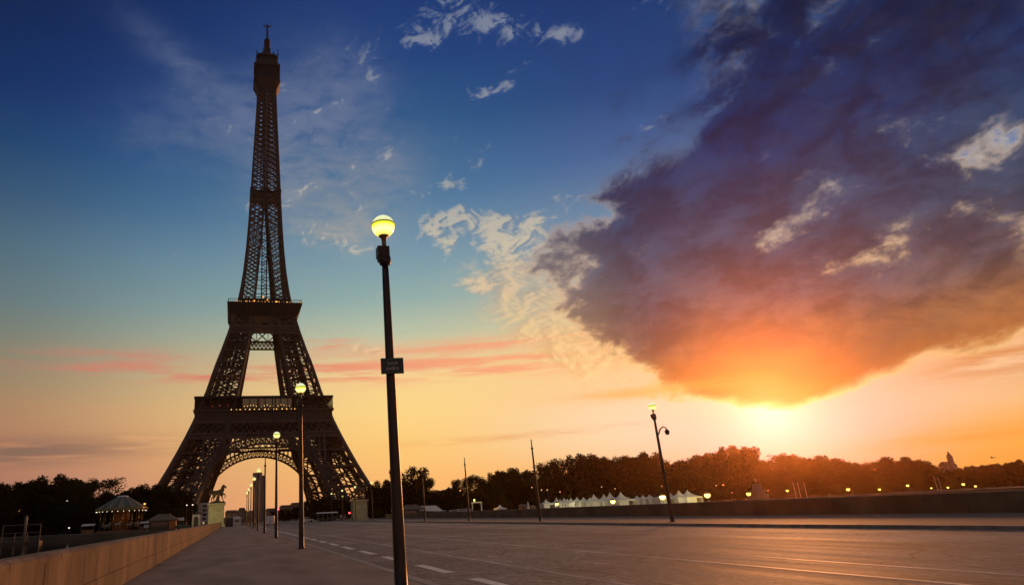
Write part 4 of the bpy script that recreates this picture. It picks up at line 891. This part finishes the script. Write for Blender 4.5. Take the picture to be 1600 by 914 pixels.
# ------------------------------------------------------------------ small lights on the quays
def flood(label, px, py, Y, ma, r, cat='floodlight', group='floodlights along the far quay', name='floodlight', zbase=GR):
    p = at(px, py, Y); t = thing(name, label, cat, (p.x, Y, zbase), 0, group); h = p.z-zbase
    b = MB(); b.lathe([(.09,0),(.06,.2),(.05,max(h-r,.3))], 8); b.build('post', M['dark'], t)
    b = MB(); b.ball((0,0,h), r, 10); b.build('lens', ma, t)
    b = MB(); b.lathe([(r*1.02,h+r*.35),(r*.7,h+r*.85),(r*.2,h+r*1.15)], 10); b.build('hood', M['dark'], t)
    return t
for px, py, r, w in ((870,787,0.52,'small yellow floodlight before the left tents'),(957.5,783,0.72,'bright yellow floodlight before the tall tents'),(1035,776,0.90,'very bright yellow floodlight just left of the camera lamp'),(1105,773,0.90,'very bright yellow floodlight right of the last tent'),(1169.5,771,0.65,'yellow floodlight below the tallest tree crown'),
        (1230,766,0.43,'small yellow floodlight left of the leaning flagpoles'),(1325,764,0.61,'yellow floodlight alone right of the leaning flagpoles'),(1374,764,0.46,'yellow floodlight, first of the row at the far right'),(1418,758,0.49,'yellow floodlight, second of the row at the far right'),(1455,762,0.32,'small floodlight by the pair of flagpoles'),(1481,761,0.38,'small floodlight right of the pair of flagpoles'),(1505,756,0.52,'yellow floodlight, brightest near the right end'),(1524,759,0.41,'small floodlight nearest the distant bridge')):
    flood(w, px, py, 190 if px < 1300 else 210, M['flood'], r)
for px, py, Y, w in ((1130,757,215,'amber street lamp above the right floodlight'),(1143.5,769,220,'low amber lamp left of the tallest tree'),(1200,766,220,'low amber lamp right of the tallest tree'),(1228,764.5,230,'faint amber lamp near the flagpoles'),(719,766,215,'amber lamp glowing among trees left of the pergola'),(704,761,225,'white amber lamp high among trees left of the pergola'),
        (831,761,215,'amber lamp left of the second bare lamp post'),(846,765,216,'amber lamp right of the second bare lamp post'),(855,765,218,'amber lamp, middle of three above the left tents'),(875,768,220,'amber lamp, right of three above the left tents'),(940,760,222,'amber lamp above the tall tents, left one'),(961,763,222,'amber lamp above the tall tents, right one'),(1034,759,225,'faint amber lamp above the bright floodlight'),(1119,758,214,'pale lamp on a white pole beside the right floodlight'),
        (30,797,205,'bright amber street lamp among trees at the far left'),(105,782,215,'pale lamp high among the left trees'),(21,800,206,'small amber lamp beside the far left one'),(226,786.5,203,'orange lamp at the carousel roof edge'),(292,788.5,200,'pale greenish lamp near the left tower foot, left of two'),(301,788,200,'pale greenish lamp near the left tower foot, right of two'),(108,824,188,'small white lamp low on the left quay'),(612.5,797,190,'yellow lamp behind the nearest pole'),(528.5,757,240,'amber lamp on the right tower foot')):
    ma = M['bulbw'] if px in (105,292,301,108,1119,704) else M['amber']
    flood(w, px, py, Y, ma, .3 if px in (30,226,1130) else .2, 'street lamp', 'street lamps among the trees', 'street_lamp')
def spot(px, py, Y, e, c, z_=None, r=.4):
    l = bpy.data.lights.new('lamp_and_fill_light', 'POINT'); l.energy = e; l.color = c; l.shadow_soft_size = r
    o = bpy.data.objects.new('lamp_and_fill_light', l); COL.objects.link(o); p = at(px, py, Y); o.location = (p.x, Y, z_ if z_ is not None else p.z)
# point lights at quay lamps, unseen ones for pedestals, added fills for tents
for px, py, Y, e, c in ((957.5,783,187.5,900,(1,.86,.42)),(1035,776,187.5,1000,(1,.86,.42)),(1105,773,187.5,700,(1,.75,.2)),(915,783,190,560,(1,.88,.5)),(884,784,205,450,(1,.88,.5)),(868,787,187.5,420,(1,.88,.5)),(1075,778,188,560,(1,.88,.5)),(762,786,196,700,(1,.35,.08)),(752,786,190,300,(1,.8,.3)),(1372,764,206,250,(1,.8,.2)),(1418,758,206,250,(1,.8,.2)),(1505,756,206,250,(1,.8,.2))): spot(px, py, Y, e, c)
for X, Y, Z, e in ((-7.5,168,3.0,650),(.8,167,3.5,380),(30,168.5,4.2,130)):
    l = bpy.data.lights.new('lamp_and_fill_light', 'POINT'); l.energy = e; l.color = (1,.8,.28); l.shadow_soft_size = .3; o = bpy.data.objects.new('lamp_and_fill_light', l); COL.objects.link(o); o.location = (X,Y,Z)
# flagpoles
for a, c, la in ((1239,776,'left one of three leaning looking thin flagpoles'),(1246,776,'middle one of three thin flagpoles'),(1256,776,'right one of three thin flagpoles'),(1459,766,'left one of a pair of thin flagpoles at the far right'),(1465,766,'right one of a pair of thin flagpoles at the far right')):
    p = at(a, c-22, 205); t = thing('flagpole', la, 'flagpole', (p.x, 205, GR), 0, 'thin pale flagpoles'); h = p.z-GR
    b = MB(); b.lathe([(.1,0),(.08,.4),(.05,h)], 8); b.build('pole', M['white2'], t); b = MB(); b.ball((0,0,h+.08), .09, 8); b.build('finial', M['white2'], t)
p = at(1158, 748, 222); t = thing('monument', 'pale stepped stone monument with a small figure below the tallest tree', 'monument', (p.x, 215, GR)); h = p.z-GR
b = MB(); b.box(-2.6,2.6,-2,2,0,h*.25); b.box(-2,2,-1.5,1.5,h*.253,h*.45); b.frustum((1.3,1.1,h*.453),(1.0,.9,h*.72)); b.build('base', M['masonry'], t)
f = skin('figure', M['masonry'], person_nodes(.1,.2), t, 1); f.location = (0,0,h*.72); f.scale = (h*.28/1.75,)*3

# ------------------------------------------------------------------ far buildings
def building(label, name, a, c, tp, Y, D, ma, roofm, kind='flat', cat='building', floors=5):
    p, q = at(a, tp, Y), at(c, tp, Y); w = q.x-p.x; h = p.z-GR; t = thing(name, label, cat, ((p.x+q.x)/2, Y+D/2, GR))
    hw = h if kind == 'flat' else h*.78
    b = MB(); b.box(-w/2,w/2,-D/2,D/2,0,hw); b.build('wall', ma, t)
    b = MB()
    if kind == 'flat': b.box(-w/2-.2,w/2+.2,-D/2-.2,D/2+.2,hw+.003,hw+max(.5,h*.015))
    else: b.frustum((w/2+.3,D/2+.3,hw+.003),(w/2-h*.1,max(D/2-h*.15,.5),h))
    b.build('roof', roofm, t)
    n = max(2, int(w/3.2)); fl = floors
    if n*fl <= 60:
        for i in range(n):
            for j in range(fl):
                x = -w/2+w*(i+.5)/n; z0 = hw*(j+.25)/fl; q_ = MB(); q_.box(x-w/n*.22,x+w/n*.22,-D/2-.08,-D/2-.004,z0,z0+hw/fl*.55); q_.build('window', M['glazing'], t)
    return t
def slab_tower():
    p, q = at(396.5, 741, 470), at(414, 741, 470); w = q.x-p.x; h = p.z-GR; t = thing('slab_tower', 'tall plain grey slab tower seen through the arch', 'tower block', ((p.x+q.x)/2, 479, GR))
    b = MB(); b.box(-w/2,w*.22,-8,8,0,h); b.build('wall', M['concrete'], t); b = MB(); b.box(w*.22+.01,w/2,-7.4,8,0,h-.6); b.build('stair_core', mat('core_concrete', (.36,.35,.31), .85), t)
    b = MB()
    for j in range(19): z_ = h*(j+.5)/19; b.box(-w/2+.6,w*.22-.6,-8.12,-8.004,z_,z_+h/19*.45)
    b.build('window_band', mat('window_band', (.4,.39,.35), .5), t); b = MB(); b.box(-w/2-.3,w*.22+.3,-8.3,8.3,h+.01,h+1.2); b.build('roof', M['concrete'], t)
slab_tower()
for args in (('pale building with a lit roof left of the horse pedestal','apartment_building',299,327,788,330,20,M['concrete'],M['white2'],'flat'),('low pale building far off right of the horse pedestal','apartment_building',352,372,797,440,16,M['concrete'],M['roof'],'hip'),
        ('second pale building far off behind the pavement end','apartment_building',372,384,793,450,16,M['concrete'],M['roof'],'hip'),('grey building far off left of the slab tower','apartment_building',383,396,799,430,14,M['masonry'],M['roof'],'flat'),
        ('long pale building on the skyline right of the slab tower','apartment_building',416,438,794,450,16,M['concrete'],M['roof'],'hip'),('pale building on the skyline behind the red traffic light','apartment_building',438,456,789,460,16,M['concrete'],M['roof'],'hip'),
        ('pale building on the skyline below the right arch foot','apartment_building',455,482,785,466,16,M['concrete'],M['roof'],'hip'),('pale terrace building on the wooded slope at the far right','apartment_building',1548,1600,727,380,16,M['concrete'],M['roof'],'hip'),('narrow pale building on the far right slope','apartment_building',1522,1546,733,385,16,M['concrete'],M['roof'],'hip')):
    building(*args)
p = at(1471, 705, 380); h = p.z; t = thing('church', 'small church with a pointed spire on the right skyline', 'church', (p.x, 380, GR))
b = MB(); b.box(-3,6,-3,3,0,h*.62); b.build('nave', M['masonry'], t); b = MB(); b.add([(-3.2,-3.2,h*.623),(6.2,-3.2,h*.623),(6.2,3.2,h*.623),(-3.2,3.2,h*.623),(-3.2,0,h*.72),(6.2,0,h*.72)], [(0,1,5,4),(1,2,5),(2,3,4,5),(3,0,4),(3,2,1,0)]); b.build('roof', M['roof'], t)
b = MB(); b.box(-1.2,1.2,-5.5,-3.05,0,h*.87); b.lathe([(1.5,h*.873),(.7,h*.93),(.1,h)], 8, (0,-4.3,0)); b.build('spire', M['masonry'], t)
# low wooded rise closing the view
hb = MB(); n = 60; r_ = random.Random(5)
tops = [2.2 + 1.5*math.sin(i*.5) + r_.uniform(-.8,.8) + 6*max(0, (i-40)/20) for i in range(n+1)]
for i in range(n):
    x0, x1 = -472+1004*i/n, -472+1004*(i+1)/n
    hb.add([(x0,492,-.5),(x1,492,-.5),(x1,503,tops[i+1]),(x0,503,tops[i]),(x1,514,-.5),(x0,514,-.5)], [(0,1,2,3),(3,2,4,5)], True)
struct(hb.build('hills', mat('wooded_rise', (.045,.045,.02), .9, c2=(.02,.022,.01), scale=.12, bump=.5)))
# the next bridge upstream
p, q = at(1556, 753, 330), at(1640, 750, 330); t = thing('distant_bridge', 'dark distant bridge with low arches at the right edge', 'bridge', (p.x, 330, WZ)); w = 44; h = at(1590,751,330).z-WZ
b = MB(); b.box(0,w,-4,4,h-1.4,h-.4); b.box(0,w,-4.1,-3.8,h-.397,h+.5); b.build('deck', M['masonry'], t)
b = MB()
for i in range(2): x = 8+i*24; b.box(x-1.2,x+1.2,-3.5,3.5,-3,h-1.403)
b.build('pier', M['masonry'], t)
for px, py, la in ((1572,739,'topmost pale lamp above the distant bridge'),(1568,743.5,'left pale lamp above the distant bridge'),(1578,744,'right pale lamp above the distant bridge'),(1576,753,'lowest pale lamp over the distant bridge')):
    flood(la, px, py, 326, M['bulbw'], .45, 'street lamp', 'lamps above the distant bridge', 'street_lamp')
# a bird
p = at(1551, 715, 120); b = MB()
b.add([(0,-.25,0),(.06,0,.07),(0,.45,.03),(-.06,0,.07),(0,0,-.07)], [(0,1,3),(1,2,3),(0,4,1),(1,4,2),(2,4,3),(3,4,0)])
for s in (-1,1): b.add([(s*.05,-.1,.05),(s*.05,.15,.05),(s*.45,.06,.2),(s*.45,-.14,.2),(s*.95,-.02,.05),(s*.05,-.1,.03),(s*.05,.15,.03),(s*.45,.06,.18),(s*.45,-.14,.18)], [(0,1,2,3),(3,2,4),(5,8,7,6),(8,4,7),(0,3,8,5),(1,6,7,2)])
o = tag(b.build('bird', M['dark'], None, p), 'dark bird gliding low over the right skyline', 'bird'); o.rotation_euler = (R_(-25), R_(-14), R_(70)); o.scale = (1.1,)*3

# ------------------------------------------------------------------ trees
def crown_mesh(seed, n, leaf, lobes, wide, z0, ma):
    """leaf clumps spread through several uneven lobes; unit height"""
    r = random.Random(seed); vs_, fs, c = [], [], []
    L_ = []
    for i in range(lobes):
        a = r.uniform(0, 6.283); t = r.random(); h = z0 + (1-z0)*(.12+.74*t); rad = wide*math.sqrt(max(.05, 1-((h-.5*(1+z0))/(.62*(1-z0)))**2))
        d = rad*r.uniform(.3,1.0); s = r.uniform(.055,.15); L_.append((d*math.cos(a), d*math.sin(a), h, s))
    L_.append((0,0,(1+z0)/2+.05,wide*.72)); L_.append((r.uniform(-.06,.06),r.uniform(-.06,.06),.86,.12)); L_.append((0,0,z0+.14,wide*.6))
    wts = [q[3]**2 for q in L_]
    for k in range(n):
        x, y, z_, s = r.choices(L_, wts)[0]
        v = Vector((r.gauss(0,1), r.gauss(0,1), r.gauss(0,1))).normalized(); q = s*(r.random()**.4)*r.uniform(.85,1.12)
        p = Vector((x+v.x*q, y+v.y*q, z_+v.z*q*.9))
        if p.z < .015: continue
        u = Vector((r.gauss(0,1), r.gauss(0,1), r.gauss(0,.7))).normalized(); w = u.cross(Vector((r.gauss(0,1), r.gauss(0,1), r.gauss(0,1)))).normalized()
        l = leaf*r.uniform(.4,1.1); o = len(vs_)
        vs_ += [p-u*l, p+w*l*.55, p+u*l, p-w*l*.55]; fs.append((o,o+1,o+2,o+3))
    me = bpy.data.meshes.new('crown'); me.from_pydata(vs_, [], fs); me.materials.append(ma); me.update()
    return me
def trunk_mesh(seed, z0):
    r = random.Random(seed); b = MB(); b.tube([(0,0,0),(.004,.002,.1),(.0,.006,z0+.1),(.01,0,.55),(.0,.0,.8)], [.032,.024,.02,.013,.004], 8)
    for i in range(7):
        a = r.uniform(0,6.28); h = r.uniform(z0+.05,.6); e = r.uniform(.16,.3)
        b.tube([(0,0,h),(math.cos(a)*e*.5,math.sin(a)*e*.5,h+e*.45),(math.cos(a)*e,math.sin(a)*e,h+e*.8)], [.011,.007,.002], 5)
    o = b.build('trunk', M['bark']); me = o.data; bpy.data.objects.remove(o); return me
V_ = [(crown_mesh(1,12000,.024,26,.42,.12,M['leafA']), trunk_mesh(1,.15)), (crown_mesh(2,12000,.023,30,.36,.08,M['leafA']), trunk_mesh(2,.12)), (crown_mesh(3,11000,.022,24,.46,.16,M['leafB']), trunk_mesh(3,.2)),
      (crown_mesh(4,13000,.025,28,.5,.05,M['leafA']), trunk_mesh(4,.12)), (crown_mesh(5,2600,.021,24,.34,.3,M['leafA']), trunk_mesh(5,.3)), (crown_mesh(6,14000,.024,30,.62,.02,M['leafB']), trunk_mesh(6,.06))]
def tree(label, px, py, Y, v, wd=1.0, name='tree', group='trees behind the quay'):
    p = at(px, py, Y); h = p.z-GR; t = thing(name, label, 'tree' if name != 'shrub' else 'shrub', (p.x, Y, GR), rnd.uniform(0,6.28), group)
    t.scale = (h*wd*1.12, h*wd*1.12, h*.97)
    for nm, me in (('trunk', V_[v][1]), ('crown', V_[v][0])):
        o = bpy.data.objects.new(nm, me); COL.objects.link(o); o.parent = t
gL, gR = 'trees on the left quay', 'trees on the right quay'
for a in ((2,752,215,0,1.1,'dark tree cut by the left edge of the picture'),(30,746,214,3,.9,'dark tree second from the left edge'),(62,742,218,1,1.1,'dark tree above the far left amber lamp'),(97,733,222,0,.95,'tallest dark crown of the left group'),(124,744,216,2,.85,'rounded dark tree right of the tallest left crown'),(143,762,222,3,.9,'low dark tree between the left crowns and the thin topped one'),
          (172,741,236,4,.95,'thin topped tree with sky between its branches, above the carousel'),(160,766,222,3,1.1,'low broad dark tree behind the carousel left side'),(196,762,224,3,1.0,'low broad dark tree behind the carousel roof'),(218,755,222,0,1.0,'dark dense tree right of the carousel roof'),(240,751,224,3,.95,'dark dense tree before the left tower foot'),(262,755,228,0,1.0,'dark dense tree right of the one before the left tower foot'),(283,762,232,1,1.0,'dark tree at the inner side of the left tower foot'),(-25,745,214,0,1.1,'dark tree just outside the left picture edge'),(80,768,208,3,1.0,'low dark tree in front of the left group'),(20,775,206,3,1.1,'low dark tree in front at the far left'),(130,780,207,3,1.1,'low dark tree left of the carousel')):
    tree(a[5], *a[:5], group=gL)
for a in ((492,779,330,3,1.1,'small dark tree inside the right arch foot'),(468,789,340,3,1.3,'low dark trees mass below the arch, behind the second lamp'),(448,793,330,3,1.4,'low dark tree left of the second lamp under the arch'),(432,796,345,3,1.4,'low dark tree behind the red traffic light'),(505,772,300,0,1.1,'dark tree between the right tower feet'),(528,776,290,1,1.3,'dark tree before the right tower foot'),(548,779,270,3,1.0,'dark tree behind the far pedestal'),
          (585,753,232,1,1.1,'dark tree just right of the far pedestal'),(604,744,238,0,.9,'dark tree left of the nearest pole'),(640,723,240,3,.78,'big dark round crown right of the nearest pole'),(658,741,236,2,.7,'smaller dark crown leaning on the big round one'),(680,762,238,3,1.1,'low dark tree right of the big round crown'),(702,757,236,0,1.0,'dark tree left of the bare lamp before the containers'),(718,744,240,3,.7,'dark tree behind the bare lamp before the containers'),(745,739,238,2,.85,'mid green tree above the pergola'),(770,745,230,5,.6,'broad mid green tree above the orange lit trunks'),
          (776,730,246,1,.9,'dark crown behind the broad mid green tree'),(797,725,244,0,.8,'tall dark crown above the small gazebo'),(819,729,242,3,.75,'dark crown right of the tall one above the gazebo'),(833,742,238,2,.8,'low crown behind the second bare lamp post'),(851,716,244,4,1.0,'thin dark crown with sky gaps right of the second bare lamp'),(864,714,246,0,.66,'narrow dark crown behind the leftmost tents'),(884,712,250,4,.9,'thin dark crown left of the twin tall crowns'),(904,702,246,0,.75,'left one of the twin tall crowns above the tents'),(922,702,248,1,.75,'right one of the twin tall crowns above the tents'),
          (946,707,246,3,.7,'dark crown above the first tall tents'),(972,706,250,1,.9,'dark crown above the middle tents'),(1003,699,248,0,.8,'highest dark crown above the tents'),(1018,706,250,2,.7,'dark crown touching the highest one above the tents'),(1040,717,246,3,.8,'low dark crown behind the camera lamp post'),(1065,713,246,1,.9,'dark crown right of the camera lamp post'),(1084,706,248,2,.75,'dark crown left of the sunward giant'),(1104,701,250,0,.7,'left shoulder crown of the sunward giant'),(1122,699,250,1,.8,'middle crown left of the sunward giant'),(1142,689,248,0,.8,'sunward giant, the tallest crown on the right'),(1160,691,250,3,.66,'second tallest crown beside the sunward giant'),(1176,708,246,1,.8,'right shoulder crown of the sunward giant'),
          (1202,714,246,3,.8,'low backlit crown under the sun'),(1222,706,248,4,1.0,'thin backlit crown under the sun'),(1238,704,250,2,.8,'rounded backlit crown right of the sun'),(1260,711,248,3,.8,'backlit crown left of the flagpoles'),(1276,706,252,0,.8,'backlit crown above the flagpoles'),(1300,711,250,3,.8,'backlit crown right of the flagpoles'),(1322,717,248,1,1.0,'backlit crown above the lone right floodlight'),(1340,722,252,3,.8,'low crown in the dip right of the lone floodlight'),(1360,717,262,2,.8,'crown at the left of the right hill of trees'),(1382,709,270,3,.75,'left summit crown of the right hill of trees'),(1410,709,272,0,.85,'right summit crown of the right hill of trees'),(1432,716,272,3,.8,'sloping crown of the right hill of trees'),(1452,722,276,2,.8,'small crown left of the church spire'),
          (1372,738,232,5,.5,'rounded willow like tree left of the first right floodlights'),(1432,737,236,5,.5,'rounded olive tree between the right floodlights'),(1478,731,290,3,.9,'dark tree below the church spire'),(1498,728,300,0,.9,'dark tree right of the church spire'),(1520,724,310,3,.8,'dark tree left of the gliding bird'),(1545,722,320,1,1.0,'dark tree under the gliding bird'),(1568,720,330,3,.8,'dark tree above the pale lamps at the right'),(1590,714,335,0,.9,'dark crown near the right picture edge'),(1612,720,330,3,.9,'dark tree just beyond the right picture edge'),(1640,722,320,1,1.0,'dark tree beyond the right picture edge')):
    tree(a[5], *a[:5], group=gR)
# understorey in front of the trunks
i = 0
us = ['low dark shrub {}']
where = [(588,790,'right of the far pedestal'),(622,788,'behind the dark kiosk'),(665,781,'behind the marquee'),(690,784,'behind the white car'),(715,782,'behind the containers'),(765,792,'at the orange lit trunks'),(790,780,'behind the small gazebo'),(815,779,'behind the wooden sheds'),(845,773,'left of the leftmost tent'),(880,768,'behind the small tents'),(915,765,'behind the eighth tent'),(950,763,'behind the third tall tent'),(985,762,'behind the low tent'),(1020,762,'behind the bright floodlight'),(1050,760,'behind the camera lamp'),(1090,762,'right of the last tent'),(1118,762,'at the right floodlight'),(1150,760,'at the monument'),(1185,758,'right of the monument'),(1215,757,'under the sun'),(1248,755,'at the flagpoles'),(1280,754,'right of the flagpoles'),(1310,752,'left of the lone floodlight'),(1345,751,'right of the lone floodlight'),(1385,750,'below the right hill of trees'),(1445,748,'left of the pair of flagpoles'),(1490,746,'below the church'),(1530,745,'beside the distant bridge'),
         (12,800,'at the left edge'),(50,799,'right of the far left lamp'),(90,797,'below the tallest left crown'),(120,800,'left of the long pale stall'),(205,797,'behind the carousel'),(245,790,'behind the orange shuttered kiosk'),(280,788,'behind the white panel'),(510,795,'behind the long white awning'),(480,797,'by the pale car')]
for px, py, w in where:
    tree('low dark shrub mass ' + w, px, py+2, (215 if px < 300 else 224) if px not in (510,480) else 260, 3 if i % 2 else 5, 1.5, 'shrub', 'shrubs under the trees'); i += 1

# the wood behind, read as one dark mass
def wood(name, label, pts, Y, dpt, n, seed):
    r = random.Random(seed); vs_, fs = [], []
    for k in range(n):
        u = r.random()*(len(pts)-1); i = int(u); f_ = u-i; px = pts[i][0]+(pts[i+1][0]-pts[i][0])*f_; py = pts[i][1]+(pts[i+1][1]-pts[i][1])*f_
        yy = Y + r.uniform(0, dpt); top_ = at(px, py + 9 + 3*math.sin(px*.35) + 3*math.sin(px*.13+1), yy); z_ = GR + (top_.z-GR)*r.random()**.75
        u_ = Vector((r.gauss(0,1), r.gauss(0,1), r.gauss(0,.7))).normalized(); w = u_.cross(Vector((r.gauss(0,1), r.gauss(0,1), r.gauss(0,1)))).normalized(); l = .75*r.uniform(.5,1.3); o = len(vs_); p = Vector((top_.x, yy, z_))
        vs_ += [p-u_*l, p+w*l*.6, p+u_*l, p-w*l*.6]; fs.append((o,o+1,o+2,o+3))
    me = bpy.data.meshes.new(name); me.from_pydata(vs_, [], fs); me.materials.append(M['leafA']); me.update(); o = bpy.data.objects.new(name, me); COL.objects.link(o)
    o['kind'] = 'stuff'; o['label'] = label; o['category'] = 'wood'
wood('woodland', 'dense dark wood closing the view behind the right quay trees', [(575,770),(620,752),(660,752),(690,768),(740,757),(790,742),(840,745),(880,732),(920,716),(1000,714),(1050,724),(1110,710),(1170,708),(1200,724),(1240,717),(1330,724),(1350,730),(1390,718),(1430,724),(1470,732),(1540,732),(1600,730),(1660,728)], 256, 16, 70000, 3)
wood('woodland', 'dense dark wood closing the view behind the left quay trees', [(-60,758),(0,762),(60,752),(110,752),(150,770),(200,766),(250,760),(300,768)], 236, 10, 14000, 4)

# ------------------------------------------------------------------ air
b = MB(); b.box(-480, 540, -130, 520, -6.2, 345)
hz = b.build('haze', []); hz['kind'] = 'stuff'
ma = bpy.data.materials.new('haze_air'); ma.use_nodes = True; nt = ma.node_tree; nt.nodes.clear()
pvx = nt.nodes.new('ShaderNodeVolumePrincipled'); pvx.inputs['Color'].default_value = (1,.5,.2,1); pvx.inputs['Density'].default_value = HAZE; pvx.inputs['Anisotropy'].default_value = .925
om = nt.nodes.new('ShaderNodeOutputMaterial'); nt.links.new(pvx.outputs[0], om.inputs['Volume']); hz.data.materials.append(ma)
